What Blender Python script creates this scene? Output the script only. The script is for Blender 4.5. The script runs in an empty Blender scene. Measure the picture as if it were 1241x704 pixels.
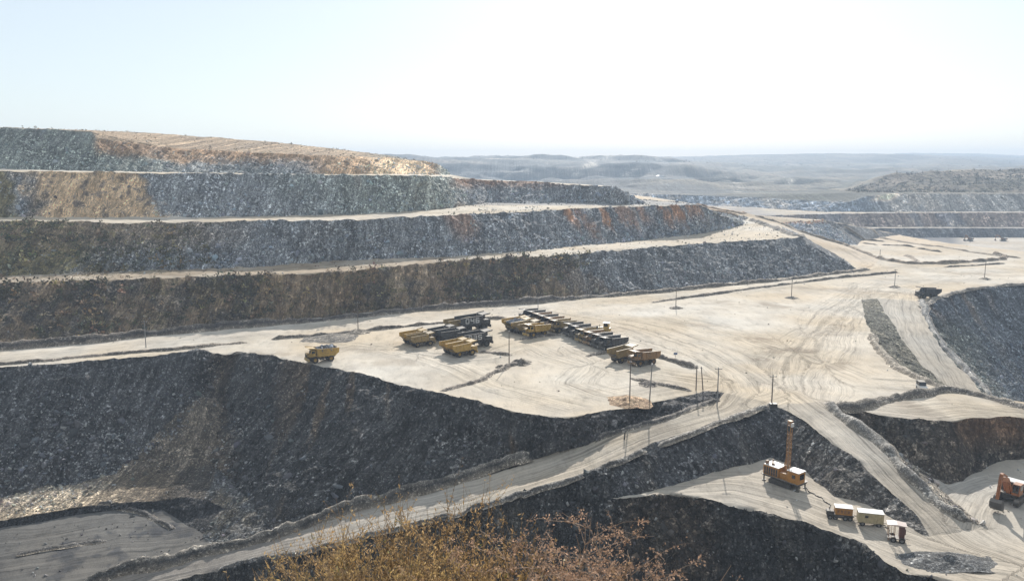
import bpy, math, random
import numpy as np
from mathutils import Matrix, Vector
from mathutils.geometry import delaunay_2d_cdt
from mathutils.bvhtree import BVHTree

random.seed(7)
rng = np.random.default_rng(7)
scene = bpy.context.scene
COL = scene.collection

# ------------------------------------------------------------------ camera
F_PX, CX, CY = 965.0, 620.5, 352.0
HCAM = 60.0
PITCH = math.atan((CY - 200.0) / F_PX)
SP, CP = math.sin(PITCH), math.cos(PITCH)
cam_data = bpy.data.cameras.new("camera")
cam = bpy.data.objects.new("camera", cam_data)
COL.objects.link(cam)
cam.location = (0, 0, HCAM)
cam.rotation_euler = (math.pi / 2 - PITCH, 0, 0)
cam_data.sensor_width = 36.0
cam_data.lens = 36.0 * F_PX / 1241.0
cam_data.clip_start = 0.1
cam_data.clip_end = 30000
scene.camera = cam


def ray(px, py):
    u = (px - CX) / F_PX
    v = (CY - py) / F_PX
    return (u, CP + v * SP, -SP + v * CP)


def W(px, py, z):
    d = ray(px, py)
    t = (z - HCAM) / d[2]
    return (d[0] * t, d[1] * t, z)


def WD(px, py, D):
    d = ray(px, py)
    t = D / d[1]
    return (d[0] * t, D, HCAM + d[2] * t)


def project(V):
    x, y, z = V[:, 0], V[:, 1], V[:, 2] - HCAM
    f = y * CP - z * SP
    u = y * SP + z * CP
    f = np.where(f < 0.5, 0.5, f)
    return CX + F_PX * x / f, CY - F_PX * u / f


# ------------------------------------------------------------------ noise
def _hash(ix, iy, iz, seed):
    h = (ix.astype(np.uint32) * np.uint32(374761393) + iy.astype(np.uint32) * np.uint32(668265263)
         + iz.astype(np.uint32) * np.uint32(2147483647 - 1000003) + np.uint32(seed * 974711 % (2 ** 32)))
    h = (h ^ (h >> np.uint32(13))) * np.uint32(1274126177)
    h = h ^ (h >> np.uint32(16))
    h = h * np.uint32(2246822519)
    h = h ^ (h >> np.uint32(15))
    return h.astype(np.float64) / 4294967295.0


def vnoise(P, seed=0):
    P = np.asarray(P, float)
    i = np.floor(P).astype(np.int64)
    f = P - i
    f = f * f * f * (f * (f * 6 - 15) + 10)
    r = 0
    for dx in (0, 1):
        wx = f[:, 0] if dx else 1 - f[:, 0]
        for dy in (0, 1):
            wy = f[:, 1] if dy else 1 - f[:, 1]
            for dz in (0, 1):
                wz = f[:, 2] if dz else 1 - f[:, 2]
                r = r + wx * wy * wz * _hash(i[:, 0] + dx, i[:, 1] + dy, i[:, 2] + dz, seed)
    return r * 2 - 1


def fbm(P, scale, octv=3, seed=0, gain=0.5):
    P = np.asarray(P, float) / scale
    a, s, r = 1.0, 0.0, 0
    for o in range(octv):
        r = r + a * vnoise(P * (2.03 ** o) + o * 17.3, seed + o)
        s += a
        a *= gain
    return r / s


def sstep(a, b, x):
    t = np.clip((x - a) / (b - a), 0, 1)
    return t * t * (3 - 2 * t)


# ------------------------------------------------------------------ scene helpers
def tag(o, label=None, cat=None, group=None, kind=None):
    if label: o["label"] = label
    if cat: o["category"] = cat
    if group: o["group"] = group
    if kind: o["kind"] = kind
    return o


def empty(name, loc=(0, 0, 0), rz=0.0, label=None, cat=None, group=None):
    o = bpy.data.objects.new(name, None)
    COL.objects.link(o)
    o.location = loc
    o.rotation_euler = (0, 0, rz)
    o.empty_display_size = 0.5
    return tag(o, label, cat, group)


def np_mesh(name, V, F, mat=None, parent=None, smooth=False, attrs=None):
    V = np.ascontiguousarray(V, np.float32)
    me = bpy.data.meshes.new(name)
    F = np.asarray(F, np.int32)
    k = F.shape[1]
    me.vertices.add(len(V)); me.vertices.foreach_set("co", V.ravel())
    me.loops.add(F.size); me.loops.foreach_set("vertex_index", F.ravel())
    me.polygons.add(len(F))
    me.polygons.foreach_set("loop_start", np.arange(0, F.size, k, dtype=np.int32))
    me.polygons.foreach_set("use_smooth", np.full(len(F), bool(smooth)))
    me.update(calc_edges=True)
    if attrs:
        for an, (typ, arr) in attrs.items():
            a = me.attributes.new(an, typ, 'POINT')
            arr = np.ascontiguousarray(arr, np.float32)
            a.data.foreach_set("color" if typ == 'FLOAT_COLOR' else "vector" if typ == 'FLOAT_VECTOR' else "value", arr.ravel())
    if mat: me.materials.append(mat)
    o = bpy.data.objects.new(name, me)
    COL.objects.link(o)
    if parent: o.parent = parent
    return o


class MB:
    """collects primitive shapes, links them as one mesh object"""
    def __init__(s): s.v = []; s.f = []

    def add(s, vs, fs, M=None):
        b = len(s.v)
        s.v += [tuple(M @ Vector(p)) if M else tuple(p) for p in vs]
        s.f += [tuple(i + b for i in f) for f in fs]
        return s

    def box(s, x0, x1, y0, y1, z0, z1, M=None, c=0.0):
        if c:
            # chamfered vertical edges and top
            p = [(x0 + c, y0), (x1 - c, y0), (x1, y0 + c), (x1, y1 - c), (x1 - c, y1), (x0 + c, y1), (x0, y1 - c), (x0, y0 + c)]
            cx, cy = (x0 + x1) / 2, (y0 + y1) / 2
            q = [(cx + (x - cx) * (1 - 2 * c / (x1 - x0)), cy + (y - cy) * (1 - 2 * c / (y1 - y0))) for x, y in p]
            vs = [(x, y, z0) for x, y in p] + [(x, y, z1 - c) for x, y in p] + [(x, y, z1) for x, y in q]
            fs = [tuple(range(7, -1, -1)), tuple(range(16, 24))]
            for r in (0, 8):
                for i in range(8):
                    j = (i + 1) % 8
                    fs.append((r + i, r + j, r + 8 + j, r + 8 + i))
            return s.add(vs, fs, M)
        vs = [(x, y, z) for z in (z0, z1) for y in (y0, y1) for x in (x0, x1)]
        fs = [(0, 2, 3, 1), (4, 5, 7, 6), (0, 1, 5, 4), (2, 6, 7, 3), (0, 4, 6, 2), (1, 3, 7, 5)]
        return s.add(vs, fs, M)

    def prism(s, poly, y0, y1, M=None):
        """poly in x,z extruded along y"""
        n = len(poly)
        a = sum(poly[i][0] * poly[(i + 1) % n][1] - poly[(i + 1) % n][0] * poly[i][1] for i in range(n))
        if a < 0: poly = poly[::-1]
        vs = [(x, y0, z) for x, z in poly] + [(x, y1, z) for x, z in poly]
        fs = [tuple(range(n)), tuple(range(2 * n - 1, n - 1, -1))]
        for i in range(n):
            j = (i + 1) % n
            fs.append((i, i + n, j + n, j))
        return s.add(vs, fs, M)

    def tube(s, p0, p1, r0, r1=None, n=8, M=None):
        r1 = r0 if r1 is None else r1
        p0, p1 = Vector(p0), Vector(p1)
        d = (p1 - p0).normalized()
        a = d.orthogonal().normalized(); b = d.cross(a)
        vs = []
        for p, r in ((p0, r0), (p1, r1)):
            for i in range(n):
                t = 2 * math.pi * i / n
                vs.append(p + (a * math.cos(t) + b * math.sin(t)) * r)
        fs = [(i, (i + 1) % n, n + (i + 1) % n, n + i) for i in range(n)]
        fs += [tuple(range(n - 1, -1, -1)), tuple(range(n, 2 * n))]
        return s.add(vs, fs, M)

    def path(s, pts, r, n=6, M=None):
        for a, b in zip(pts[:-1], pts[1:]): s.tube(a, b, r, r, n, M)
        return s

    def lathe_y(s, prof, c, n=24):
        """prof: (r, y) pairs revolved about the y axis through c"""
        m = len(prof); vs = []
        for i in range(n):
            t = 2 * math.pi * i / n
            for r, y in prof: vs.append((c[0] + r * math.cos(t), c[1] + y, c[2] + r * math.sin(t)))
        fs = []
        for i in range(n):
            j = (i + 1) % n
            for k in range(m - 1): fs.append((i * m + k, i * m + k + 1, j * m + k + 1, j * m + k))
        return s.add(vs, fs)

    def build(s, name, mat, parent=None, smooth=False):
        me = bpy.data.meshes.new(name)
        me.from_pydata([tuple(v) for v in s.v], [], s.f)
        if smooth: me.polygons.foreach_set("use_smooth", np.ones(len(me.polygons), bool))
        me.materials.append(mat); me.update()
        o = bpy.data.objects.new(name, me); COL.objects.link(o)
        if parent: o.parent = parent
        return o


# ------------------------------------------------------------------ materials
def new_mat(name):
    m = bpy.data.materials.new(name); m.use_nodes = True
    nt = m.node_tree
    for n in list(nt.nodes): nt.nodes.remove(n)
    out = nt.nodes.new("ShaderNodeOutputMaterial")
    b = nt.nodes.new("ShaderNodeBsdfPrincipled")
    nt.links.new(b.outputs[0], out.inputs[0])
    return m, nt, b


def nd(nt, t, **kw):
    n = nt.nodes.new("ShaderNode" + t)
    for k, v in kw.items():
        if k in n.inputs.keys(): n.inputs[k].default_value = v
        else: setattr(n, k, v)
    return n


def ramp(nt, fac, stops):
    r = nt.nodes.new("ShaderNodeValToRGB")
    e = r.color_ramp.elements
    while len(e) < len(stops): e.new(0.5)
    for i, (p, c) in enumerate(stops):
        e[i].position = p
        e[i].color = (c, c, c, 1) if isinstance(c, (int, float)) else (*c, 1)
    nt.links.new(fac, r.inputs[0])
    return r.outputs[0]


def mixc(nt, fac, a, b, mode='MIX'):
    n = nt.nodes.new("ShaderNodeMix"); n.data_type = 'RGBA'; n.blend_type = mode
    for s, v in ((n.inputs[0], fac), (n.inputs[6], a), (n.inputs[7], b)):
        if hasattr(v, "default_value"): nt.links.new(v, s)
        elif isinstance(v, (int, float)): s.default_value = v
        else: s.default_value = (*v, 1)
    return n.outputs[2]


def math_n(nt, op, a, b=None):
    n = nt.nodes.new("ShaderNodeMath"); n.operation = op
    for s, v in zip(n.inputs, (a, b)):
        if v is None: continue
        if hasattr(v, "default_value"): nt.links.new(v, s)
        else: s.default_value = v
    return n.outputs[0]


def noise_o(nt, vec, scale, detail=4, rough=0.6):
    n = nd(nt, "TexNoise", Scale=scale, Detail=detail, Roughness=rough)
    nt.links.new(vec, n.inputs["Vector"])
    return n.outputs["Fac"]


def scaled(nt, vec, s):
    n = nt.nodes.new("ShaderNodeVectorMath"); n.operation = 'MULTIPLY'
    nt.links.new(vec, n.inputs[0]); n.inputs[1].default_value = s
    return n.outputs[0]


def bump(nt, b, h, dist, strength=1.0, prev=None):
    n = nd(nt, "Bump", Strength=strength, Distance=dist)
    nt.links.new(h, n.inputs["Height"])
    if prev is not None: nt.links.new(prev, n.inputs["Normal"])
    if b is not None: nt.links.new(n.outputs[0], b.inputs["Normal"])
    return n.outputs[0]


def slope_material(name, size=1.0, contrast=1.0, bdist=0.5):
    """blasted rock faces: colour attribute, runs of spill down the slope ('trk' holds contour and height), scattered chips"""
    m, nt, b = new_mat(name)
    pos = nt.nodes.new("ShaderNodeNewGeometry").outputs["Position"]
    ca = nd(nt, "Attribute", attribute_name="Col")
    col = ca.outputs["Color"]; rocky = ca.outputs["Alpha"]
    trk = nd(nt, "Attribute", attribute_name="trk").outputs["Vector"]
    wob = nd(nt, "TexNoise", Scale=0.12, Detail=2.0); nt.links.new(pos, wob.inputs["Vector"])
    wv = nt.nodes.new("ShaderNodeVectorMath"); wv.operation = 'MULTIPLY_ADD'
    nt.links.new(wob.outputs["Color"], wv.inputs[0]); wv.inputs[1].default_value = (2.2, 0, 0); nt.links.new(trk, wv.inputs[2])
    s1 = noise_o(nt, scaled(nt, wv.outputs[0], (0.16 / size, 0.03 / size, 1)), 1.0, 4, 0.65)
    s2 = noise_o(nt, scaled(nt, wv.outputs[0], (0.75 / size, 0.09 / size, 1)), 1.0, 5, 0.7)
    vo = nd(nt, "TexVoronoi", Scale=1.05 / size, Randomness=1.0); nt.links.new(pos, vo.inputs["Vector"])
    vo2 = nd(nt, "TexVoronoi", Scale=2.6 / size, Randomness=1.0); nt.links.new(pos, vo2.inputs["Vector"])
    sep = nt.nodes.new("ShaderNodeSeparateColor"); nt.links.new(vo.outputs["Color"], sep.inputs[0])
    sep2 = nt.nodes.new("ShaderNodeSeparateColor"); nt.links.new(vo2.outputs["Color"], sep2.inputs[0])
    patch = noise_o(nt, pos, 0.07 / size, 4, 0.65)
    k1 = math_n(nt, 'MULTIPLY', math_n(nt, 'MULTIPLY', ramp(nt, patch, [(0.38, 0.05), (0.64, 1.0)]), 0.85 * contrast), rocky)
    k2 = math_n(nt, 'MULTIPLY', rocky, 0.7 * contrast)
    s3 = noise_o(nt, scaled(nt, wv.outputs[0], (2.3 / size, 0.4 / size, 1)), 1.0, 4, 0.7)
    c = mixc(nt, k1, col, mixc(nt, 1.0, col, ramp(nt, sep.outputs[0], [(0.0, 0.4), (0.55, 0.8), (0.78, 1.2), (0.9, 2.2), (1.0, 4.0)]), 'MULTIPLY'))
    c = mixc(nt, k2, c, ramp(nt, sep2.outputs[1], [(0.0, 0.45), (0.62, 0.9), (0.82, 1.35), (0.93, 2.4), (1.0, 3.6)]), 'MULTIPLY')
    c = mixc(nt, 0.9, c, ramp(nt, s1, [(0.3, 0.55), (0.5, 1.0), (0.7, 1.55)]), 'MULTIPLY')
    c = mixc(nt, 0.95, c, ramp(nt, s2, [(0.3, 0.42), (0.48, 0.9), (0.72, 1.9)]), 'MULTIPLY')
    c = mixc(nt, 0.8, c, ramp(nt, s3, [(0.3, 0.55), (0.5, 1.0), (0.7, 1.6)]), 'MULTIPLY')
    fine = noise_o(nt, pos, 3.2 / size, 5, 0.75)
    c = mixc(nt, 0.8, c, ramp(nt, fine, [(0.3, 0.6), (0.7, 1.45)]), 'MULTIPLY')
    nt.links.new(c, b.inputs["Base Color"])
    b.inputs["Roughness"].default_value = 0.9
    b.inputs["Specular IOR Level"].default_value = 0.25
    n0 = bump(nt, None, s3, bdist * 0.8, 0.8, bump(nt, None, s2, bdist * 2.0, 1.0))
    n1 = bump(nt, None, math_n(nt, 'SUBTRACT', 1.0, vo.outputs["Distance"]), bdist * 0.8, 0.9, n0)
    n2 = bump(nt, None, math_n(nt, 'SUBTRACT', 1.0, vo2.outputs["Distance"]), bdist * 0.5, 0.9, n1)
    bump(nt, b, fine, bdist * 0.5, 0.9, n2)
    return m


def dust_material(name, k=1.0):
    """dry dusty ground with wheel tracks along the 'trk' attribute (across, along, weight)"""
    m, nt, b = new_mat(name)
    pos = nt.nodes.new("ShaderNodeNewGeometry").outputs["Position"]
    col = nd(nt, "Attribute", attribute_name="Col").outputs["Color"]
    trk = nd(nt, "Attribute", attribute_name="trk").outputs["Vector"]
    sx = nt.nodes.new("ShaderNodeSeparateXYZ"); nt.links.new(trk, sx.inputs[0])
    tv = nt.nodes.new("ShaderNodeCombineXYZ"); nt.links.new(sx.outputs[0], tv.inputs[0]); nt.links.new(sx.outputs[1], tv.inputs[1])
    rut = noise_o(nt, scaled(nt, tv.outputs[0], (0.9, 0.018, 1)), 1.0, 5, 0.7)
    rut2 = noise_o(nt, scaled(nt, tv.outputs[0], (3.2, 0.05, 1)), 1.0, 3, 0.6)
    w = sx.outputs[2]
    a = noise_o(nt, pos, 0.035, 6, 0.62)
    g = noise_o(nt, scaled(nt, pos, (1, 0.35, 1)), 0.35, 5, 0.7)
    f = noise_o(nt, pos, 2.2, 4, 0.75)
    c = mixc(nt, 0.85, col, ramp(nt, a, [(0.3, 0.80), (0.5, 1.0), (0.72, 1.12)]), 'MULTIPLY')
    c = mixc(nt, 0.8, c, ramp(nt, g, [(0.28, 0.62), (0.46, 0.98), (0.75, 1.12)]), 'MULTIPLY')
    c = mixc(nt, 0.7, c, ramp(nt, f, [(0.25, 0.82), (0.75, 1.15)]), 'MULTIPLY')
    warm = noise_o(nt, pos, 0.02, 3, 0.6)
    c = mixc(nt, 0.55, c, ramp(nt, warm, [(0.35, (0.97, 1.0, 1.04)), (0.65, (1.06, 0.99, 0.90))]), 'MULTIPLY')
    c = mixc(nt, w, c, mixc(nt, 1.0, c, ramp(nt, rut, [(0.30, 0.45), (0.46, 0.95), (0.7, 1.2)]), 'MULTIPLY'))
    c = mixc(nt, math_n(nt, 'MULTIPLY', w, 0.7), c, mixc(nt, 1.0, c, ramp(nt, rut2, [(0.32, 0.55), (0.5, 0.98), (0.68, 1.12)]), 'MULTIPLY'))
    nt.links.new(c, b.inputs["Base Color"])
    b.inputs["Roughness"].default_value = 0.95
    b.inputs["Specular IOR Level"].default_value = 0.15
    n1 = bump(nt, None, math_n(nt, 'MULTIPLY', rut, w), 0.35 * k, 0.9)
    n2 = bump(nt, None, g, 0.30 * k, 0.8, n1)
    bump(nt, b, f, 0.10 * k, 0.8, n2)
    return m


def simple(name, c, rough=0.6, dirt=0.35, dust=0.0, metal=0.0, scale=1.2, spec=0.5, dust_glint=(0.40, 0.35, 0.29)):
    """painted or bare material: worn blotches, streaks and settled dust doubling as sun glint on tops"""
    m, nt, b = new_mat(name)
    tc = nt.nodes.new("ShaderNodeTexCoord").outputs["Object"]
    n = noise_o(nt, tc, scale, 5, 0.7)
    col = mixc(nt, 1.0, (c[0], c[1], c[2]), ramp(nt, n, [(0.3, 1 - dirt), (0.55, 1.0), (0.8, 1 + dirt * 0.5)]), 'MULTIPLY')
    n2 = noise_o(nt, scaled(nt, tc, (1.5, 1.5, 0.35)), scale * 2.2, 4, 0.7)
    col = mixc(nt, ramp(nt, n2, [(0.52, 0.0), (0.72, min(1.0, dirt * 1.2))]), col, (0.10, 0.075, 0.055))
    if dust:  # settled dust on upward faces; its pale tone also paints in sun glint
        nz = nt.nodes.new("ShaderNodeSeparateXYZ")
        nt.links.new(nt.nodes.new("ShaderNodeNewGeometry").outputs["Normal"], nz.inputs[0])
        col = mixc(nt, math_n(nt, 'MULTIPLY', ramp(nt, nz.outputs[2], [(0.35, 0.12), (0.9, 1.0)]), dust), col, dust_glint)
    nt.links.new(col, b.inputs["Base Color"])
    b.inputs["Roughness"].default_value = rough
    b.inputs["Metallic"].default_value = metal
    b.inputs["Specular IOR Level"].default_value = spec
    bump(nt, b, n2, 0.02, 0.5)
    return m


M_SLOPE = slope_material("blasted_rock", 1.0)
M_DUST = dust_material("dusty_ground")
M_ROAD = dust_material("rutted_dust", 1.3)
# ------------------------------------------------------------------ the terrain: surveyed break lines
def Ln(*pts):
    r = []
    for p in pts:
        if p[0] == 'w': r.append((float(p[1]), float(p[2]), float(p[3])))
        elif p[0] == 'd': r.append(WD(p[1], p[2], p[3]))
        else: r.append(W(*p))
    return r


def off(line, dx, dy, z=None, dz=0):
    return [(x + dx, y + dy, (zz + dz) if z is None else z) for x, y, zz in line]


def cm(pts, n=3):
    """Catmull-Rom refinement that keeps the given points"""
    P = [np.array(p) for p in pts]; out = [pts[0]]
    for i in range(len(P) - 1):
        a = P[i - 1] if i else 2 * P[0] - P[1]
        b, c = P[i], P[i + 1]
        d = P[i + 2] if i + 2 < len(P) else 2 * P[-1] - P[-2]
        if np.linalg.norm(c - b) < 1.0: out.append(pts[i + 1]); continue
        for k in range(1, n + 1):
            t = k / n
            if k == n: out.append(pts[i + 1]); break
            # cardinal spline, damped so that close lines stay apart
            m0, m1 = (c - a) * 0.25, (d - b) * 0.25
            L = np.linalg.norm(c - b)
            for m in (m0, m1):
                q = np.linalg.norm(m)
                if q > L * 0.5: m *= L * 0.5 / q
            h = (2 * t ** 3 - 3 * t * t + 1) * b + (t ** 3 - 2 * t * t + t) * m0 + (-2 * t ** 3 + 3 * t * t) * c + (t ** 3 - t * t) * m1
            out.append(tuple(h))
    return out


# the old dump at the left, four benches
toe1 = cm(Ln((-350, 455, 0), (0, 420, 0), (95, 412, 0), (176, 403, 0), (285, 393, 0), (350, 388, 0), (435, 380, 0), (519, 372, 0),
             (650, 364, 0), (720, 358, 0), (780, 352.5, 0), (860, 345, 0), (950, 336.5, 0), (1040, 326, 0)))
crest1 = cm(Ln((-350, 357, 17), (0, 343, 17), (150, 339, 17), (280, 334, 17), (420, 329, 17), (520, 318, 17), (580, 314, 17), (660, 311, 17),
               (740, 304, 17), (820, 297, 17), (900, 292, 17), (970, 288, 17)))
toe2 = cm(Ln((-350, 344, 17.5), (0, 334, 17.5), (200, 328, 17.5), (300, 324, 17.5), (400, 316.5, 17.5), (570, 309, 17.5), (650, 304, 17.5),
             (710, 297.5, 17.5), (800, 289, 17.5), (858, 282, 17.5), (900, 273, 17.5)))
crest2 = cm(Ln((-350, 272, 36), (0, 267, 36.6), (140, 270, 35.5), (290, 268, 35.5), (400, 267, 35.5), (480, 263.5, 35.5), (570, 259.5, 35.5),
               (680, 254, 35.5), (740, 251, 35.5), (820, 249, 35.5), (848, 248, 35.5)))
toe3 = cm(Ln((-350, 268, 36.6), (0, 263.5, 37), (200, 263.5, 36), (330, 262, 36), (420, 260, 36), (480, 257, 36), (548, 252.5, 36), (565, 249.5, 36),
             (600, 245.5, 36), (640, 247, 36), (690, 245.5, 36), (765, 248.5, 36)))
crest3 = cm(Ln(('d', -350, 210, 372), ('d', 0, 207.5, 376), ('d', 150, 209, 386), ('d', 220, 210, 392), ('d', 420, 212, 412), ('d', 480, 213, 425),
               ('d', 520, 212.5, 436), ('d', 533, 214, 468), ('d', 560, 217, 528), ('d', 620, 219.5, 545), ('d', 666, 221, 535),
               ('d', 690, 224, 526), ('d', 741, 225.5, 505), ('d', 748, 227, 497)))
n34 = WD(546, 212.0, 530)
toe4 = cm(Ln(('d', -350, 206, 420), ('d', 0, 205, 425), ('d', 130, 208, 425), ('d', 200, 209, 430), ('d', 300, 211, 450), ('d', 400, 211.5, 460),
             ('d', 480, 211, 470), ('d', 520, 211.8, 470)) + [n34])
crest4 = cm(Ln(('d', -350, 153, 450), ('d', 0, 155, 455), ('d', 70, 157, 455), ('d', 112, 160, 455), ('d', 119, 168, 449), ('d', 190, 177, 462),
               ('d', 230, 181, 470), ('d', 300, 184.5, 475), ('d', 400, 188.5, 484), ('d', 428, 189.5, 490), ('d', 446, 190.5, 512), ('d', 480, 192.5, 520),
               ('d', 520, 196, 522), ('d', 537, 203, 526)) + [n34])
crest5 = cm(Ln(('d', -350, 158, 545), ('d', 100, 159.5, 540), ('d', 180, 161, 550), ('d', 330, 172.5, 570), ('d', 420, 182, 585),
               ('d', 470, 188.5, 590), ('d', 500, 194, 590)))
mound_end = Ln(('w', 84, 505, 36), ('w', 80, 560, 36), ('w', 60, 640, 36))
# ramp G up round the end of the dump
gl = Ln((1057, 326, 0), (1023, 315, 1.5), (998, 302, 5), (972, 286, 10.5), (935, 271, 16), (905, 263, 19), (880, 259, 23), (850, 253.5, 27),
        (810, 247, 31), (775, 242, 35))
gr = Ln((1065, 313, 0), (1023, 297, 2), (972, 281.5, 10), (946, 270, 15), (915, 261, 19.5), (880, 254, 24), (840, 247.5, 28.5), (800, 240.5, 33),
        (765, 235.5, 36))
jcrest = Ln((975, 268.5, 15.8), (997, 266.5, 16))
jtoe = Ln((1038, 297, 0))
jback = Ln((1043, 292, 0))
kcrest = cm(Ln((1008, 273, 0), (1065, 279.5, 0), (1101, 287, 0), (1142, 294, 0), (1179, 298.5, 0), (1241, 305, 0), (1500, 335, 0)))
kfloor = off(kcrest, 40, 15, -22)
# the parking platform and the left pit
pcA = cm(Ln((-350, 452, 0), (0, 443.5, 0), (114, 436.5, 0), (237, 426.5, 0), (266, 429, 0), (285, 426, 0), (327, 429, 0), (351, 436, 0),
            (420, 450, 0), (480, 464, 0), (540, 477, 0), (580, 486, 0), (619, 497, 0), (657, 502, 0), (688, 504, 0), (724, 498, 0),
            (758, 493, 0), (797, 486, 0), (828, 480, 0), (853, 474, 0), (877, 475.5, -0.2)))
bu = cm([pcA[-1]] + Ln((869, 483.5, -0.7), (838, 494, -1.5), (799, 508, -2.7), (758, 520, -3.8), (704, 538, -6), (640, 556, -9), (581, 572, -12.5),
                       (498, 598, -17.5), (420, 620, -21.5), (332, 649, -25), (256, 667, -27), (199, 681, -28), (142, 697, -29), (60, 720, -30),
                       ('w', -185, 165, -31)), 2)
bl = cm(Ln((933, 490, 0), (913, 496.5, -0.6), (875, 509, -1.6), (828, 526, -3), (795, 537.5, -4), (745, 561, -5.8), (690, 581, -8), (623, 601, -10.5),
           (556, 622.5, -14.5), (456, 645, -19.5), (384, 663, -23), (330, 675, -25), (266, 687, -27), (213, 702, -28.5), (140, 722, -30),
           ('w', -190, 150, -32)), 2)
bu_k = [i for i, p in enumerate(bu) if p == W(332, 649, -25)][0]
bu_m = [i for i, p in enumerate(bu) if p == W(256, 667, -27)][0]
lt = Ln((-350, 625, -26), (0, 602, -26), (57, 589, -26), (95, 586, -26), (142, 572, -25.5), (190, 555, -24.5), (225, 548, -24))
rt = Ln((225, 548, -24), (262, 566, -24), (300, 598, -24.8), (326, 632, -25.4)) + [bu[bu_k]]
st = Ln((-350, 655, -26), (0, 629, -26), (43, 621, -26), (95, 612, -26), (142, 606, -26), (190, 605, -26), (209, 602, -26), (232, 600, -25.5),
        (254, 601, -25.3), (275, 612, -26))
sb = Ln((-350, 668, -27.4), (0, 638, -27.4), (47, 629.5, -27.4), (81, 622.5, -27.4), (142, 614, -27.3), (204, 616, -28), (223, 630, -29),
        (250, 645, -28.6))
# drill bench, ramp C, excavator floor
n_dw = W(740, 604, -10.5)
wc = cm(Ln((938, 493, 0), (959, 500, -0.3), (976, 512, -1), (1000, 531, -2), (1035, 560, -4), (1069, 592, -6.3), (1108, 626, -8.5), (1132, 654, -10)))
dt = [n_dw] + Ln((785, 597, -10.5), (820, 590, -10.4), (848, 581, -10), (889, 564, -9.5), (934, 555, -9), (969, 571, -9.2), (979, 585, -9.3),
                 (1007, 605, -9.4), (1045, 614, -9.5), (1069, 626, -9.6), (1097, 640, -9.8), (1125, 653, -10))
df = [n_dw] + Ln((790, 602, -10.5), (820, 600, -10.5), (855, 606, -10.3), (889, 614, -10.2), (924, 621, -10.2), (972, 635, -10.2), (1014, 649, -10.2),
                 (1045, 661, -10.2), (1069, 682, -10.3), (1097, 696, -10.4), (1132, 702, -10.4), (1180, 714, -10.4), (1300, 760, -10.4))
cr = cm(Ln((997, 486, 0), (1021, 505, -0.8), (1056, 529, -2.3), (1083, 558, -4.3), (1111, 586, -6.2), (1142, 612, -8), (1170, 633, -9.3), (1194, 640, -10)))
bc = cm(Ln((1004, 489.5, 0), (1035, 498, 0), (1076, 507, 0), (1114, 511, 0), (1149, 511, 0), (1166, 507, 0), (1201, 505, 0), (1241, 506, 0), (1500, 520, 0)))
bt = Ln((1028, 502, -0.8), (1083, 547, -6.5), (1125, 578, -9.5), (1146, 587, -10.3), (1166, 583, -10.3), (1187, 568, -10), (1215, 558, -9),
        (1241, 557, -8.5), (1500, 570, -9))
oc = [W(1125, 578, -9.5)] + Ln((1140, 592, -10), (1165, 618, -10.1)) + [cr[-1]]
# right: ramp D and pit E
pe = cm(Ln((1043, 363, 0), (1050, 388, 0), (1057, 408, 0), (1072, 432, 0), (1092, 447, 0), (1116, 459, 0), (1146, 470, 0), (1184, 478, 0), (1241, 492, 0), (1500, 530, 0)), 2)
dl = Ln((1064, 362, 0), (1080, 388, -2.2), (1093, 406, -4.2), (1104, 424, -6.2), (1118, 446, -8.5), (1140, 463, -10), (1170, 482, -11.5))
dr = Ln((1115, 365, 0), (1118, 383, -1.8), (1129, 402.5, -3.8), (1144, 424, -6), (1161, 443, -8.2), (1180, 464, -10.2), (1197, 482, -11.8))
ec = [dr[0]] + Ln((1122, 370, 0), (1135, 362, 0), (1152, 356, 0), (1180, 350, 0), (1241, 344, 0), (1500, 330, 0))
ef = Ln(('w', 405, 385, -50), ('w', 262, 340, -50), ('w', 236, 328, -50), ('w', 222, 305, -50), ('w', 208, 262, -50), ('w', 196, 232, -45))
# lowest pit in front, and the hillside under the camera
fl = [p for p in Ln(('w', -195, 128, -44), ('w', -90, 148, -44), ('w', -45, 150, -42), ('w', 0, 149, -41), ('w', 22, 151, -40), ('w', 40, 148, -40),
                    ('w', 56, 141, -40), ('w', 64, 131, -40), ('w', 70, 122, -38))]
hill = [Ln(*[('w', x, y, z) for x in (-260, -120, -40, 0, 40, 62, 120, 260) if y < 90 or abs(x) < 70]) for y, z in
        ((-80, 58.5), (-10, 58.3), (2, 58.0), (4, 57.0), (6.5, 55.3), (10, 52), (25, 37), (60, 2), (100, -40), (118, -43))]
# the far pit and country beyond
def DL(D, *pts): return [WD(px, py, D) for px, py in pts]
ft = DL(900, (950, 288), (1060, 288), (1150, 288), (1241, 288), (1600, 288))
lc = DL(916, (950, 276), (1060, 276.5), (1150, 276.5), (1241, 276.5), (1600, 276))
lto = DL(936, (900, 274.5), (1000, 275), (1150, 275), (1241, 275), (1600, 275))
lcr = DL(956, (900, 262), (1000, 259.5), (1090, 258), (1241, 258), (1600, 257))
mt = Ln(('d', 760, 248, 1130), ('d', 830, 248, 1100), ('d', 900, 251, 1040), ('d', 1000, 257, 1000), ('d', 1090, 256.8, 992), ('d', 1241, 256.5, 990), ('d', 1600, 256, 990))
mc = Ln(('d', 760, 234, 1160), ('d', 830, 236, 1125), ('d', 900, 239, 1070), ('d', 985, 244, 1035), ('d', 1030, 244.5, 1012), ('d', 1052, 238, 1020), ('d', 1090, 235, 1025), ('d', 1241, 235, 1025), ('d', 1600, 233, 1025))
nh = DL(1075, (1036, 233.5), (1090, 233.5), (1241, 233.5), (1600, 232))
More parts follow.
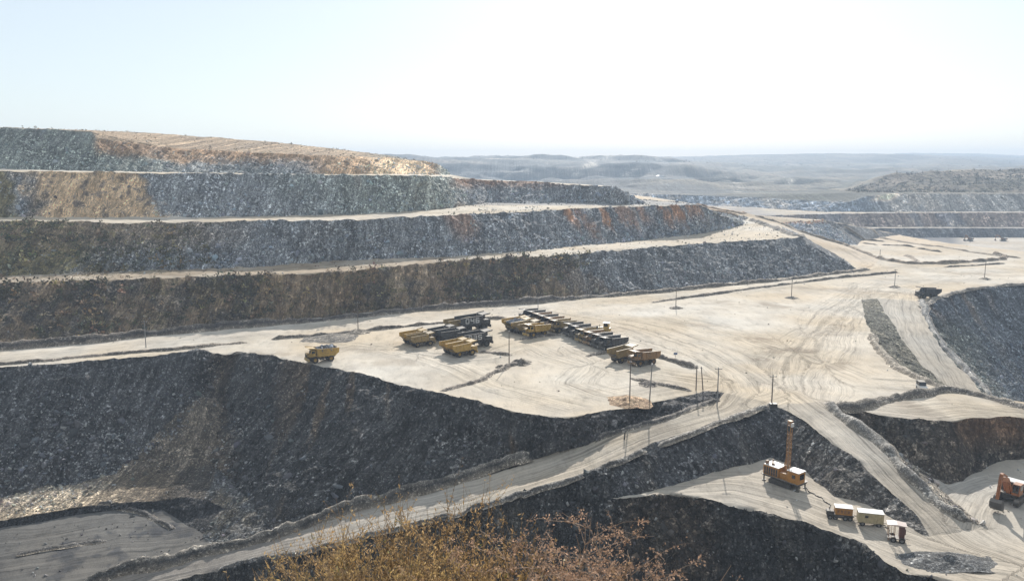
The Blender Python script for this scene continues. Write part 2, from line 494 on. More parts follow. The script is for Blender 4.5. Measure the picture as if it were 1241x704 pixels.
nr = Ln(('d', 1020, 231, 1300), ('d', 1045, 223, 1330), ('d', 1080, 213, 1380), ('d', 1120, 208.5, 1400), ('d', 1180, 207, 1400), ('d', 1241, 206.5, 1400), ('d', 1600, 203, 1400))
pp = DL(1420, (700, 232), (830, 232), (1000, 231.5))
R1 = DL(1700, (-600, 230), (300, 232), (830, 231.5), (1030, 231), (1241, 225), (1800, 220))
R1b = DL(1890, (500, 229), (700, 228), (860, 229), (960, 229.5), (1035, 229.5))
R1c = DL(1928, (500, 221), (620, 221.5), (700, 223), (800, 222), (880, 224), (960, 223.5), (1035, 227))
R2 = DL(2300, (-600, 205), (400, 207), (530, 209), (620, 212), (700, 215), (780, 218), (860, 221), (1000, 219), (1120, 216), (1241, 214), (1800, 212))
R3 = DL(2650, (-600, 195), (530, 199), (600, 200), (700, 202), (800, 204), (865, 207), (940, 212), (1060, 209), (1241, 207), (1800, 205))
R2b = DL(2375, (-600, 196), (400, 198), (530, 200.5), (620, 201), (700, 203), (780, 205), (830, 208), (862, 215))
R3b = DL(3240, (-600, 197), (480, 198), (530, 198.5), (700, 199), (790, 199.5))
R4 = DL(3300, (-600, 192), (480, 192), (530, 192.5), (700, 193), (770, 193), (815, 194), (860, 201), (940, 203), (1060, 203), (1241, 202), (1800, 202))
R5 = DL(4900, (-600, 192), (530, 194), (790, 193.5), (840, 191.5), (890, 189), (950, 187.5), (1020, 186.5), (1070, 188), (1120, 190), (1241, 194), (1800, 194))
R6 = DL(6600, (-600, 190), (530, 192), (770, 192), (850, 191), (950, 191.5), (1050, 188.5), (1100, 186.5), (1150, 186.5), (1200, 188.5), (1241, 191), (1400, 193), (1800, 192))
R7 = [(-9000, 7600, 60), (9000, 7600, 60)]
outer = [(-9000, -200, 40), (9000, -200, 40), (9000, 3000, 30), (-9000, 3000, 30)]
misc = Ln(('w', 120, 85, -10), ('w', 200, 110, -10), ('w', -200, 110, -44), ('w', -200, 95, -40), ('w', -420, 230, -10), ('w', -420, 330, 10), ('w', 320, 130, -8), ('w', 330, 200, 0), ('w', 420, 190, -5), ('w', 360, 60, 20), ('w', -420, 60, 20),
          ('w', 140, 100, -20), ('w', 20, 720, 5), ('w', 150, 730, 8), ('w', 270, 780, -5), ('w', -60, 720, 10), ('w', -400, 720, 30), ('w', 100, 860, -5),
          ('w', -300, 860, 0), ('w', 230, 830, -5))

lines = [toe1, crest1, toe2, crest2, toe3, crest3, toe4, crest4, crest5, mound_end, gl, gr, jcrest, jtoe, jback, kcrest, kfloor, pcA, bu, bl, lt, rt, st, sb,
         wc, dt, df, cr, bc, bt, oc, pe, dl, dr, ec, ef, fl, ft, lc, lto, lcr, mt, mc, nh, nr, pp, R1, R1b, R1c, R2, R2b, R3b, R3, R4, R5, R6, R7] + hill
toe3x = toe3 + mound_end
ZONES = [  # name, polygon
    ("b1", toe1 + crest1[::-1]),
    ("t1", crest1 + [gl[5]] + toe2[::-1]),
    ("b2", toe2 + crest2[::-1]),
    ("end2", [crest2[-1], toe2[-1]] + gl[5:]),
    ("t2", crest2 + [gl[-1], gr[-1]] + mound_end[::-1] + toe3[::-1]),
    ("b3", toe3 + crest3[::-1]),
    ("endm", [crest3[-1], toe3[-1]] + mound_end),
    ("t3", crest3 + [(55, 560, 46), (30, 640, 46), (-60, 640, 50)] + toe4[::-1]),
    ("b4", toe4[:-1] + crest4[::-1]),
    ("t4", crest4 + crest5[::-1]),
    ("roadG", gl + gr[::-1]),
    ("jface", [gr[1], gr[2], gr[3]] + jcrest + jtoe),
    ("kface", kcrest + kfloor[::-1]),
    ("wall", pcA + bu[1:bu_k + 1] + rt[::-1][1:] + lt[::-1][1:]),
    ("strip", lt + rt[1:2] + [st[-2]] + st[::-1][2:]),
    ("cone", rt[1:] + bu[bu_k + 1:bu_m + 1] + [sb[-1]] + [st[-1], st[-2]]),
    ("step", st + sb[::-1]),
    ("coal", sb + bu[bu_m:]),
    ("roadB", bu + bl[::-1]),
    ("dwall", bl[:bl.index(W(745, 561, -5.8)) + 1] + dt + wc[::-1]),
    ("bench", dt + [wc[-1], cr[-1]] + [df[-1]] + df[::-1][1:]),
    ("roadC", wc + cr[::-1]),
    ("bowl", bc + bt[::-1]),
    ("ridge", cr + oc[::-1][1:] + [bt[1], bt[0], bc[0]]),
    ("xfloor", bt[2:] + [(150, 125, -10), (200, 110, -10), (120, 85, -10), df[-1]] + oc[::-1]),
    ("roadD", dl + dr[::-1]),
    ("cut", pe[:pe.index(W(1184, 478, 0)) + 1] + dl[::-1]),
    ("ewall", ec + ef[:1] + ef[1:] + dr[::-1][:-1]),
    ("lowface", [W(745, 561, -5.8)] + bl[bl.index(W(745, 561, -5.8)) + 1:] + fl + df[::-1]),
    ("kfl", kfloor + ft[::-1]),
    ("lwall", ft + lc[::-1]), ("ltop", lc + lto[::-1]), ("lface", lto + lcr[::-1]), ("ltop2", lcr + mt[::-1]), ("mface", mt + mc[::-1]),
    ("nhill", nh + nr[::-1]),
]


def in_poly(P, poly):
    x, y = P[:, 0], P[:, 1]
    r = np.zeros(len(P), bool)
    n = len(poly)
    for i in range(n):
        x0, y0 = poly[i][0], poly[i][1]; x1, y1 = poly[(i + 1) % n][0], poly[(i + 1) % n][1]
        if y0 == y1: continue
        c = ((y0 > y) != (y1 > y)) & (x < (x1 - x0) * (y - y0) / (y1 - y0) + x0)
        r ^= c
    return r


idx = {}; PV = []; PE = []
def vid(p):
    k = (round(p[0], 3), round(p[1], 3))
    if k not in idx: idx[k] = len(PV); PV.append(p)
    return idx[k]
for l in lines:
    ids = [vid(p) for p in l]
    PE += [(a, b) for a, b in zip(ids[:-1], ids[1:]) if a != b]
for p in outer + misc: vid(p)
for nm, poly in ZONES:
    ids = [vid(p) for p in poly]
    PE += [(a, b) for a, b in zip(ids, ids[1:] + ids[:1]) if a != b]
PE = list({(min(a, b), max(a, b)) for a, b in PE})
cv, ce, cf, ov, oe, of = delaunay_2d_cdt([Vector((p[0], p[1])) for p in PV], PE, [], 0, 1e-4, True)
TV = np.zeros((len(cv), 3))
bad = []
for i, v in enumerate(cv):
    TV[i, :2] = v
    if ov[i]: TV[i, 2] = PV[ov[i][0]][2]
    else:
        bad.append(i)
        best = None  # where two lines cross: height along the nearest input edge
        for a, b in PE:
            A, B = np.array(PV[a]), np.array(PV[b]); d = B[:2] - A[:2]
            t = np.clip(np.dot(TV[i, :2] - A[:2], d) / max(1e-9, np.dot(d, d)), 0, 1)
            q = np.linalg.norm(A[:2] + d * t - TV[i, :2])
            if best is None or q < best[0] - 1e-6: best = (q, A[2] + (B[2] - A[2]) * t)
        TV[i, 2] = best[1]
if bad:
    bp = project(TV[bad])
    print("CROSSINGS", [(round(float(a)), round(float(b)), round(float(TV[i, 1]))) for i, a, b in zip(bad, *bp)])
TF = np.array([f for f in cf], np.int64)
a, b_, c_ = TV[TF[:, 0]], TV[TF[:, 1]], TV[TF[:, 2]]
flip = ((b_[:, 0] - a[:, 0]) * (c_[:, 1] - a[:, 1]) - (b_[:, 1] - a[:, 1]) * (c_[:, 0] - a[:, 0])) < 0
TF[flip] = TF[flip][:, ::-1]
cen = TV[TF].mean(1)
ZN = {"plain": 0, "rockslope": 1, "hills": 2, "near": 3, "pitfloor": 4}
for nm, _ in ZONES: ZN[nm] = len(ZN)
zone = np.zeros(len(TF), np.int32)
nrm = np.cross(TV[TF[:, 1]] - TV[TF[:, 0]], TV[TF[:, 2]] - TV[TF[:, 0]])
nrm /= np.linalg.norm(nrm, axis=1, keepdims=True) + 1e-12
zone[nrm[:, 2] < math.cos(math.radians(16))] = 1
zone[(cen[:, 1] > 700) | (np.abs(cen[:, 0]) > 500)] = 2
zone[(cen[:, 1] < 118)] = 3
zone[(cen[:, 1] >= 100) & (cen[:, 1] < 160) & (cen[:, 2] < -35)] = 4
for nm, poly in ZONES:
    zone[in_poly(cen, poly)] = ZN[nm]
BVH0 = BVHTree.FromPolygons([tuple(p) for p in TV], [tuple(int(i) for i in f) for f in TF])


ZCOEF = np.full(len(ZN), 0.35); ZSCR = np.ones(len(ZN))
for nm, k in dict(plain=0.42, rockslope=0.2, hills=0.16, near=0.01, pitfloor=0.1, t1=0.45, t2=0.45, t3=0.4, t4=0.4, kface=0.1, end2=0.3, kfl=0.25, ltop=0.25, ltop2=0.25,
                  nhill=0.4, coal=0.5, bench=0.5, xfloor=0.5, roadB=0.6, roadC=0.6, roadG=0.5, roadD=0.5, strip=0.6).items():
    ZCOEF[ZN[nm]] = k; ZSCR[ZN[nm]] = 0.0
ZCOEF[ZN["ewall"]] = 0.28; ZCOEF[ZN["lowface"]] = 0.3


# ------------------------------------------------------------------ refinement, finest where the picture needs it
def refine(V, F, Z, thr, rounds=14):
    for it in range(rounds):
        E = np.concatenate([F[:, [0, 1]], F[:, [1, 2]], F[:, [2, 0]]]); E.sort(1)
        key, inv = np.unique(E[:, 0] * (1 << 32) + E[:, 1], return_inverse=True); inv = inv.reshape(3, -1).T
        U = np.stack([key >> 32, key & 0xffffffff], 1)
        A, B = V[U[:, 0]], V[U[:, 1]]
        px0, py0 = project(A); px1, py1 = project(B)
        L = np.linalg.norm(A - B, axis=1)
        mid = (A + B) / 2
        dist = np.linalg.norm(mid - np.array([0, 0, HCAM]), axis=1)
        ang = L / np.maximum(dist, 3) * F_PX
        scr = np.hypot(px1 - px0, py1 - py0)
        kc = np.zeros(len(U)); np.maximum.at(kc, inv.ravel(), np.repeat(ZCOEF[Z], 3))
        ks = np.zeros(len(U)); np.maximum.at(ks, inv.ravel(), np.repeat(ZSCR[Z], 3))
        met = np.maximum(scr * ks, kc * ang)
        inside = (np.maximum(px0, px1) > -60) & (np.minimum(px0, px1) < 1300) & (np.maximum(py0, py1) > 130) & (np.minimum(py0, py1) < 740) & (np.maximum(A[:, 1], B[:, 1]) > 3)
        met = np.where(inside, met, np.minimum(0.05, kc) * ang)
        met = np.where((kc > 0.015), met, 0.01 * ang)
        mark = met > thr
        if not mark.any(): break
        nid = np.full(len(U), -1, np.int64); k = int(mark.sum())
        nid[mark] = len(V) + np.arange(k)
        V = np.concatenate([V, (A[mark] + B[mark]) / 2])
        m = nid[inv]; c = (m >= 0).sum(1)
        outF = [F[c == 0]]; outZ = [Z[c == 0]]
        s = np.where(c == 3)[0]
        if len(s):
            a, b, d = F[s].T; x, y, w = m[s].T
            for q in ((a, x, w), (x, b, y), (w, y, d), (x, y, w)): outF.append(np.stack(q, 1)); outZ.append(Z[s])
        for r in range(3):
            # rotate so that the marked edge(s) come first
            R = np.roll(F, -r, 1); Mr = np.roll(m, -r, 1)
            s = np.where((c == 1) & (Mr[:, 0] >= 0))[0]
            if len(s):
                a, b, d = R[s].T; x = Mr[s, 0]
                for q in ((a, x, d), (x, b, d)): outF.append(np.stack(q, 1)); outZ.append(Z[s])
            s = np.where((c == 2) & (Mr[:, 0] >= 0) & (Mr[:, 1] >= 0))[0]
            if len(s):
                a, b, d = R[s].T; x, y = Mr[s, 0], Mr[s, 1]
                for q in ((x, b, y), (a, x, y), (a, y, d)): outF.append(np.stack(q, 1)); outZ.append(Z[s])
        F = np.concatenate(outF); Z = np.concatenate(outZ)
    return V, F, Z


import time
_t = time.time()
V, F, Z = refine(TV, TF, zone, 2.3)
print("terrain", len(V), len(F), round(time.time() - _t, 1))
# ------------------------------------------------------------------ relief
_t = time.time()
AMP = np.full(len(ZN), 1.0)          # roughness of each zone, metres
for nm, k in dict(plain=0.10, hills=0.0, near=0.3, pitfloor=0.4, t1=0.25, t2=0.30, t3=0.25, t4=0.5, roadG=0.08, strip=0.35, cone=1.0, coal=0.12, roadB=0.06,
                  roadC=0.06, roadD=0.05, bench=0.10, xfloor=0.12, step=0.8, dwall=0.8, bowl=0.9, ridge=0.5, kfl=0.3, ltop=0.4, ltop2=0.6, nhill=2.0,
                  b1=1.6, b2=1.5, b3=1.4, b4=1.3, lface=1.5, mface=1.9, ewall=1.1, wall=1.35, lowface=1.5).items():
    AMP[ZN[nm]] = k
va = np.zeros(len(V)); vc = np.zeros(len(V))
np.add.at(va, F.ravel(), np.repeat(AMP[Z], 3)); np.add.at(vc, F.ravel(), 1)
va /= np.maximum(vc, 1)
E = np.concatenate([F[:, [0, 1]], F[:, [1, 2]], F[:, [2, 0]]])
for _ in range(3):
    s = np.zeros(len(V)); n = np.zeros(len(V))
    np.add.at(s, E[:, 0], va[E[:, 1]]); np.add.at(n, E[:, 0], 1)
    va = 0.5 * va + 0.5 * s / np.maximum(n, 1)
# wander of the break lines themselves
dist = np.linalg.norm(V - np.array([0, 0, HCAM]), axis=1)
wsc = np.clip(dist / 260, 0.5, 2.5)
farz = sstep(650, 900, V[:, 1])
P0 = V.copy()
amp = np.where(V[:, 1] > 118, 1.0, 0.0)
for sc_, am in ((38, 2.0), (13, 1.2), (4, 0.45)):
    for ax in (0, 1):
        V[:, ax] += amp * am * (1 - 0.3 * farz) * fbm(P0, sc_, 2, 11 + ax + int(sc_))
# vertex normals of the coarse form
fn = np.cross(V[F[:, 1]] - V[F[:, 0]], V[F[:, 2]] - V[F[:, 0]])
N = np.zeros_like(V)
for k in range(3): np.add.at(N, F[:, k], fn)
N /= np.linalg.norm(N, axis=1, keepdims=True) + 1e-12
steep = np.clip((1 - N[:, 2]) * 5, 0, 1)
# gullies run down the slope, so they vary along the contour
tx = np.stack([-N[:, 1], N[:, 0]], 1); tx /= np.linalg.norm(tx, axis=1, keepdims=True) + 1e-9
s_along = V[:, 0]                    # faces look roughly towards -y
gul = fbm(np.stack([V[:, 0], V[:, 1] * 0.25, V[:, 2] * 0.25], 1), 14, 3, 31)
gul2 = fbm(np.stack([V[:, 0], V[:, 1] * 0.3, V[:, 2] * 0.2], 1), 4.5, 2, 37)
r1 = fbm(V, 7, 3, 41); r2 = fbm(V, 2.2, 3, 47); r3 = np.abs(fbm(V, 1.1, 2, 53))
h = va * (steep * (1.0 * gul + 0.55 * gul2) + 0.8 * r1 - 0.9 * steep * (np.abs(fbm(V, 9, 3, 43)) * 2 - 0.45) + 0.55 * r2 + 0.45 * (r3 - 0.3) * (0.2 + steep))
V += N * h[:, None]
# the gully in the pit wall and the fan of debris below it
gp, gq = project(P0)
wz = np.isin(Z, [ZN[n] for n in ("wall", "strip", "cone", "step")]); wv_ = np.zeros(len(V), bool); wv_[F[wz].ravel()] = True
ga = np.abs(gp - 264 + (gq - 430) * 0.17 + 7 * fbm(P0, 14, 2, 73))
V[:, 1] += np.where(wv_, 4.5 * sstep(17, 3, ga) * sstep(428, 450, gq) * sstep(520, 480, gq), 0)
FAN = np.zeros(len(V))
ap = Vector(W(247, 486, -9)); d0 = Vector(ray(247, 486)).normalized(); hit = BVH0.ray_cast(Vector((0, 0, HCAM)) + d0 * 20, d0)[0]
ap = np.array(hit) + np.array((0, -0.5, 1.6))
fd = np.hypot(V[:, 0] - ap[0], V[:, 1] - ap[1])
fh = ap[2] - fd * (0.60 + 0.10 * fbm(P0, 10, 2, 75)) + 0.8 * fbm(V, 4, 3, 77) + 0.5 * fbm(V, 1.3, 2, 79)
up = np.where(wv_ & (fd < 34), fh - V[:, 2], -1)
FAN = sstep(-0.5, 0.5, up); V[:, 2] += np.maximum(up, 0)
# hills and far country: broad folds and gullies
fz = sstep(1050, 1700, P0[:, 1])
fold = fbm(P0, 420, 4, 61) * 26 - np.abs(fbm(P0, 260, 4, 67)) * 34 + 7
V[:, 2] += fz * fold * np.where(P0[:, 1] > 4600, 0.35, 0.75)
V[:, 2] += fz * np.where(P0[:, 1] < 3300, 1.0, 0.6) * (9 - np.abs(fbm(P0, 150, 4, 69)) * 30)
nhv = in_poly(P0, dict(ZONES)["nhill"])
V[nhv, 2] += (fbm(P0[nhv], 45, 4, 71) * 7) * sstep(1080, 1180, P0[nhv, 1])

# wheel tracks: lines the traffic follows over the dust (pixel rows of the survey, z, width)
TRK = [
    ([(-350, 465, 0), (0, 434, 0), (180, 417, 0), (350, 400, 0), (519, 383, 0), (650, 374, 0), (800, 361, 0), (950, 346, 0), (1075, 327, 0), (1110, 322, 0), (1200, 318, 0), (1400, 316, 0)], 7),
    ([(650, 376, 0), (720, 388, 0), (790, 405, 0), (850, 428, 0), (892, 452, 0), (908, 476, 0), (880, 497, -1.2), (840, 510, -2.3), (780, 530, -4), (690, 562, -7), (600, 591, -11.5), (500, 619, -17.5), (400, 645, -22.3), (300, 671, -26), (200, 695, -28.7), (60, 730, -30.5)], 9),
    ([(700, 380, 0), (800, 398, 0), (880, 425, 0), (940, 460, 0), (978, 489, 0), (1010, 512, -1.2), (1045, 545, -3.3), (1090, 588, -6.4), (1135, 630, -9), (1180, 665, -10.2), (1260, 700, -10.4)], 9),
    ([(1300, 322, 0), (1180, 330, 0), (1090, 350, 0), (1030, 375, 0), (975, 410, 0), (950, 445, 0), (945, 475, 0), (915, 487, 0)], 11),
    ([(1092, 352, 0), (1093, 372, 0), (1105, 396, -1.2), (1125, 421, -2.8), (1148, 447, -4.4), (1175, 472, -6)], 8),
    ([(1044, 330, 0), (1058, 320, 0), (1020, 304, 2), (985, 288, 8), (945, 272, 15), (905, 260, 20), (880, 256, 23.5), (840, 250, 28), (790, 241, 34)], 7),
    ([(1055, 345, 0), (1010, 375, 0), (985, 400, 0), (965, 430, 0), (960, 470, 0)], 9),
    ([(440, 418, 0), (520, 432, 0), (590, 432, 0), (640, 418, 0), (700, 440, 0), (760, 448, 0), (840, 460, 0), (880, 462, 0)], 8),
    ([(830, 592, -10.2), (900, 590, -9.6), (980, 612, -9.6), (1050, 640, -9.8), (1120, 668, -10.2), (1241, 690, -10.3)], 8),
    ([(1150, 640, -10), (1170, 600, -10.2), (1200, 590, -10), (1260, 600, -9.5)], 7),
    ([(-350, 690, -29), (0, 668, -28.4), (120, 650, -28.2), (210, 640, -28.5)], 12),
    ([(1075, 497, 0), (1110, 500, 0), (1160, 494, 0), (1241, 502, 0), (1320, 512, 0)], 7),
    ([(640, 385, 0), (720, 400, 0), (800, 420, 0), (850, 442, 0), (880, 470, 0), (860, 490, -0.8)], 5),
    ([(820, 385, 0), (900, 405, 0), (980, 430, 0), (1040, 460, 0), (1100, 465, 0)], 8),
    ([(1060, 350, 0), (1035, 372, 0), (1020, 395, 0), (1010, 425, 0), (990, 455, 0), (985, 480, 0)], 8),
    ([(360, 432, 0), (430, 420, 0), (500, 428, 0), (560, 446, 0), (610, 470, 0), (680, 488, 0)], 6),
    ([(690, 425, 0), (720, 445, 0), (700, 465, 0), (740, 478, 0), (800, 470, 0)], 6),
    ([(1010, 278, 0), (1090, 292, 0), (1180, 305, 0), (1270, 318, 0)], 6),
    ([(0, 266, 36.6), (200, 266, 35.8), (420, 263, 35.8), (570, 256, 35.8), (740, 250, 35.8)], 6),
    ([(0, 338, 17.2), (280, 330, 17.2), (420, 322, 17.2), (570, 312, 17.2), (740, 301, 17.2), (880, 285, 17.2), (920, 270, 18)], 7),
]


def track_attr(P):
    """signed distance across, distance along and weight of the nearest track"""
    best = np.full(len(P), 1e9); acr = np.zeros(len(P)); alo = np.zeros(len(P)); wt = np.zeros(len(P))
    for k, (pl, wd) in enumerate(TRK):
        pts = np.array(cm([W(*p) for p in pl], 4))[:, :2]
        L0 = 300.0 * k
        for A, B in zip(pts[:-1], pts[1:]):
            d = B - A; l = np.linalg.norm(d)
            if l < 1e-6: continue
            d /= l
            q = P[:, :2] - A
            t = np.clip(q @ d, 0, l)
            ac = q[:, 0] * d[1] - q[:, 1] * d[0]
            dd = np.linalg.norm(q - t[:, None] * d, axis=1)
            m = dd / wd < best
            best[m] = dd[m] / wd; acr[m] = ac[m] + 60 * k; alo[m] = L0 + t[m]; wt[m] = 1 - sstep(0.55, 1.5, dd[m] / wd)
            L0 += l
    return np.stack([acr, alo, wt], 1)


# ruts pressed into the dust
flatz = np.isin(Z, [ZN[n] for n in ("plain", "roadB", "roadC", "roadD", "roadG", "bench", "xfloor", "coal", "t1", "t2")])
vf = np.zeros(len(V), bool); vf[F[flatz].ravel()] = True
TRKV = np.zeros((len(V), 3))
TRKV[vf] = track_attr(P0[vf])
rutn = fbm(np.stack([TRKV[vf, 0], TRKV[vf, 1] * 0.03, np.zeros(vf.sum())], 1), 1.5, 2, 83)
V[vf, 2] += 0.16 * rutn * TRKV[vf, 2]


# ------------------------------------------------------------------ base colours (what the ground is made of; far dump slopes also carry painted shade)
C_DUST = np.array((0.485, 0.41, 0.31)); C_PALE = np.array((0.55, 0.50, 0.425)); C_GREY = np.array((0.36, 0.325, 0.28))
C_BLUE = np.array((0.155, 0.165, 0.18)); C_COAL = np.array((0.060, 0.062, 0.068)); C_BROWN = np.array((0.19, 0.145, 0.10))
C_OLIVE = np.array((0.14, 0.12, 0.065)); C_GREEN = np.array((0.175, 0.195, 0.185)); C_SAND = np.array((0.43, 0.32, 0.21)); C_RUST = np.array((0.29, 0.155, 0.085))
C_DARK = np.array((0.075, 0.078, 0.085))


def lay(c, m, k):
    m = np.clip(m, 0, 1)[:, None]
    return c * (1 - m) + np.asarray(k) * m


def colour(nm, P, px, py):
    n = len(P)
    big = fbm(P, 30, 4, 101); mid = fbm(P, 8, 3, 103); fin = fbm(P, 2.5, 3, 107)
    strk = fbm(np.stack([P[:, 0], P[:, 1] * 0.12, P[:, 2] * 0.12], 1), 5, 3, 109)      # runs down the slope
    strw = fbm(np.stack([P[:, 0], P[:, 1] * 0.15, P[:, 2] * 0.15], 1), 16, 3, 113)
    one = np.ones((n, 1))
    if nm in ("plain", "t1", "t2", "t3", "roadG", "roadD", "roadC", "roadB", "strip", "bench", "xfloor", "ltop", "ltop2", "kfl", "end2", "coal", "pitfloor"):
        c = one * C_DUST
        c = lay(c, 0.5 + 1.5 * big, C_PALE)
        if nm == "plain":
            c = lay(c, sstep(0.1, 0.5, mid + 0.5 * big) * 0.35, C_GREY)
            c = lay(c, sstep(480, 700, P[:, 1]) * 0.45, (0.50, 0.385, 0.27))
        if nm == "plain":   # damp and spilled earth
            for x, y, rx, ry, k in ((900, 410, 45, 5, 0.8), (955, 425, 50, 7, 0.7), (1000, 440, 60, 8, 0.5), (925, 432, 25, 5, 0.8), (860, 395, 60, 4, 0.4), (1040, 352, 120, 3, 0.5), (930, 372, 80, 4, 0.5), (1130, 342, 90, 3, 0.4),
                                    (880, 366, 60, 3, 0.5), (1010, 400, 30, 12, 0.35), (560, 455, 40, 6, 0.3), (480, 440, 50, 5, 0.35), (740, 400, 50, 4, 0.4), (1160, 330, 80, 2.5, 0.4), (1090, 405, 20, 14, 0.3), (330, 428, 40, 4, 0.5), (1080, 470, 50, 6, 0.35), (420, 425, 40, 4, 0.4), (700, 470, 60, 8, 0.25)):
                e = np.hypot((px - x) / rx, (py - y + 0.06 * (x - px) * (x > 840)) / ry)
                c = lay(c, sstep(1.2, 0.3, e - 0.5 * mid) * sstep(-0.35, 0.25, fin + 0.8 * mid) * k, (0.27, 0.215, 0.155))
        if nm == "plain": c = lay(c, sstep(1050, 1090, px) * sstep(472, 485, py) * (0.35 + 0.6 * strk), (0.27, 0.23, 0.185))
        if nm in ("roadB",):
            c = lay(c, 0.2 + sstep(620, 250, px) * 0.65, (0.24, 0.22, 0.20)); c = lay(c, sstep(0.2, 0.6, strw) * 0.2, C_DARK)
        if nm in ("roadC", "bench", "xfloor", "roadD"):
            c = lay(c, np.full(n, 0.45), (0.36, 0.335, 0.30))
        if nm == "coal":
            c = lay(c, np.full(n, 1.0), (0.14, 0.133, 0.122)); c = lay(c, sstep(0.0, 0.35, mid + 0.6 * big), (0.085, 0.082, 0.08)); c = lay(c, sstep(0.3, 0.5, fin + mid) * 0.7, C_COAL)
            c = lay(c, sstep(25, -30, px) * sstep(650, 690, py), C_COAL)
        if nm == "strip":
            c = lay(c, sstep(0.0, 0.5, mid + fin * 0.5) * 0.6, (0.20, 0.17, 0.14))
            c = lay(c, sstep(60, 190, px + 45 * mid + 25 * fin), (0.19, 0.16, 0.125)); c = lay(c, sstep(190, 225, px + 15 * mid), (0.11, 0.10, 0.09))
        if nm == "t1":
            c = lay(c, sstep(600, 540, px) * (0.55 + 0.5 * mid), (0.27, 0.205, 0.14)); c = lay(c, sstep(0.25, 0.5, fin) * 0.4 * sstep(600, 540, px), C_OLIVE)
        if nm == "t2":
            c = lay(c, sstep(540, 580, px) * sstep(250, 248, py - 0 * px) * 0.75, C_BLUE * 1.3)
            c = lay(c, sstep(0.15, 0.4, fin + mid) * 0.35, C_GREY)
        if nm == "roadG": c = lay(c, np.full(n, 0.4), (0.48, 0.36, 0.24))
        if nm == "end2": c = lay(c, 0.5 + strk, C_BLUE * 1.3)
        if nm in ("ltop", "ltop2"): c = lay(c, 0.45 + big, (0.27, 0.24, 0.22))
        if nm == "kfl": c = lay(c, sstep(1175, 1150, px), C_COAL * 1.3); c = lay(c, 0.3 + 0 * px, (0.30, 0.28, 0.27))
        if nm == "pitfloor": c = one * C_COAL
        return c
    if nm == "b1":
        c = lay(one * C_BROWN, sstep(-0.1, 0.35, mid + strw), (0.088, 0.078, 0.068)); c = lay(c, sstep(0.15, 0.5, strk) * 0.55, (0.29, 0.235, 0.175))
        c = lay(c, sstep(0.2, 0.45, fin + 0.4 * big) * 0.5, C_OLIVE)
        edge = px + 26 * big + (py - 330) * -1.0
        c = lay(c, sstep(648, 700, edge), lay(one * C_BLUE * 0.92, sstep(0, 0.5, strk) * 0.5, (0.15, 0.155, 0.16)))
        c = lay(c, sstep(0.0, 0.25, sstep(70, 0, np.abs(px - 690 - (py - 335) * 1.3)) - 0.6 + strk * 0.6) * 0.45, (0.22, 0.17, 0.12))
    elif nm == "b2":
        c = lay(one * C_BLUE * 1.05, sstep(0, 0.5, strk) * 0.5, (0.17, 0.19, 0.215)); c = lay(c, sstep(0.1, 0.5, mid) * 0.5, C_DARK)
        c = lay(c, sstep(150, 60, px + 90 * big) , C_OLIVE); c = lay(c, sstep(330, 160, px + 60 * big) * sstep(318, 285, py) * 0.8, C_BROWN)
        c = lay(c, sstep(0.30, 0.55, fin + 0.4 * mid) * sstep(250, 150, px) * 0.6, (0.19, 0.17, 0.085))
        for x0, w, k, y1 in ((545, 22, 0.55, 300), (560, 10, 0.5, 290), (683, 10, 0.9, 285), (700, 6, 0.5, 300), (722, 7, 0.85, 290), (755, 10, 0.5, 292), (775, 9, .6, 280), (800, 8, 0.7, 286), (815, 8, 0.9, 284), (838, 8, 0.7, 272)):
            d = np.abs(px + 4 * strk * 3 - x0 - (py - 252) * 0.62) / w
            c = lay(c, sstep(1.1, 0.2, d) * k * sstep(y1, y1 - 22, py + 8 * mid), C_RUST * (0.75 if x0 < 600 else 1.0))
    elif nm in ("b3", "endm"):
        c = lay(one * C_BLUE * 1.15, sstep(300, 430, px + 60 * big) * 0.85, C_GREEN * 1.1); c = lay(c, sstep(0.0, 0.5, strk) * 0.4, (0.20, 0.215, 0.22))
        c = lay(c, sstep(540, 575, px), C_BLUE)
        s = sstep(22, 62, px + 30 * mid + 14 * strk) * sstep(196, 165, px - (py - 235) * 0.8 + 26 * mid + 14 * fin)
        c = lay(c, s, C_SAND); c = lay(c, s * sstep(0.22, 0.42, fin + 0.4 * strk) * 0.8, (0.13, 0.11, 0.10))
        c = lay(c, sstep(30, 10, px + 20 * mid), C_OLIVE * 1.05)
        c = lay(c, sstep(540, 555, px) * sstep(710, 650, px) * sstep(231, 219, py + 5 * mid), (0.19, 0.12, 0.085))
        c = lay(c, sstep(80, 0, np.abs(px - 500 - (py - 232) * 2.0)) * sstep(0.1, 0.4, strk) * 0.4, (0.25, 0.17, 0.11))
    elif nm in ("b4",):
        c = one * C_GREEN * 0.95; c = lay(c, sstep(0.0, 0.4, strk) * 0.5, (0.20, 0.21, 0.21))
        c = lay(c, sstep(110, 125, px) * sstep(192, 178, py + 6 * mid - 0.08 * (px - 120)), (0.23, 0.155, 0.10))
        c = lay(c, sstep(175, 235, px + 20 * mid) * 0.7, C_BLUE * 1.15)
        c = lay(c, sstep(185, 215, px + 10 * mid) * sstep(201, 188, py + 9 * mid), (0.30, 0.20, 0.125))
        c = lay(c, sstep(365, 400, px + 20 * mid), (0.36, 0.25, 0.16))
        c = lay(c, sstep(432, 462, px + 12 * strk) * sstep(528, 510, px), (0.56, 0.43, 0.29)); c = lay(c, sstep(520, 540, px), C_GREEN * 1.15)
    elif nm == "t4":
        c = lay(one * (0.50, 0.385, 0.27), 0.5 + big, (0.40, 0.31, 0.225)); c = lay(c, sstep(0.2, 0.5, strk) * 0.4, (0.25, 0.22, 0.19)); c = lay(c, sstep(420, 470, px) * 0.6, C_GREEN)
    elif nm == "wall":
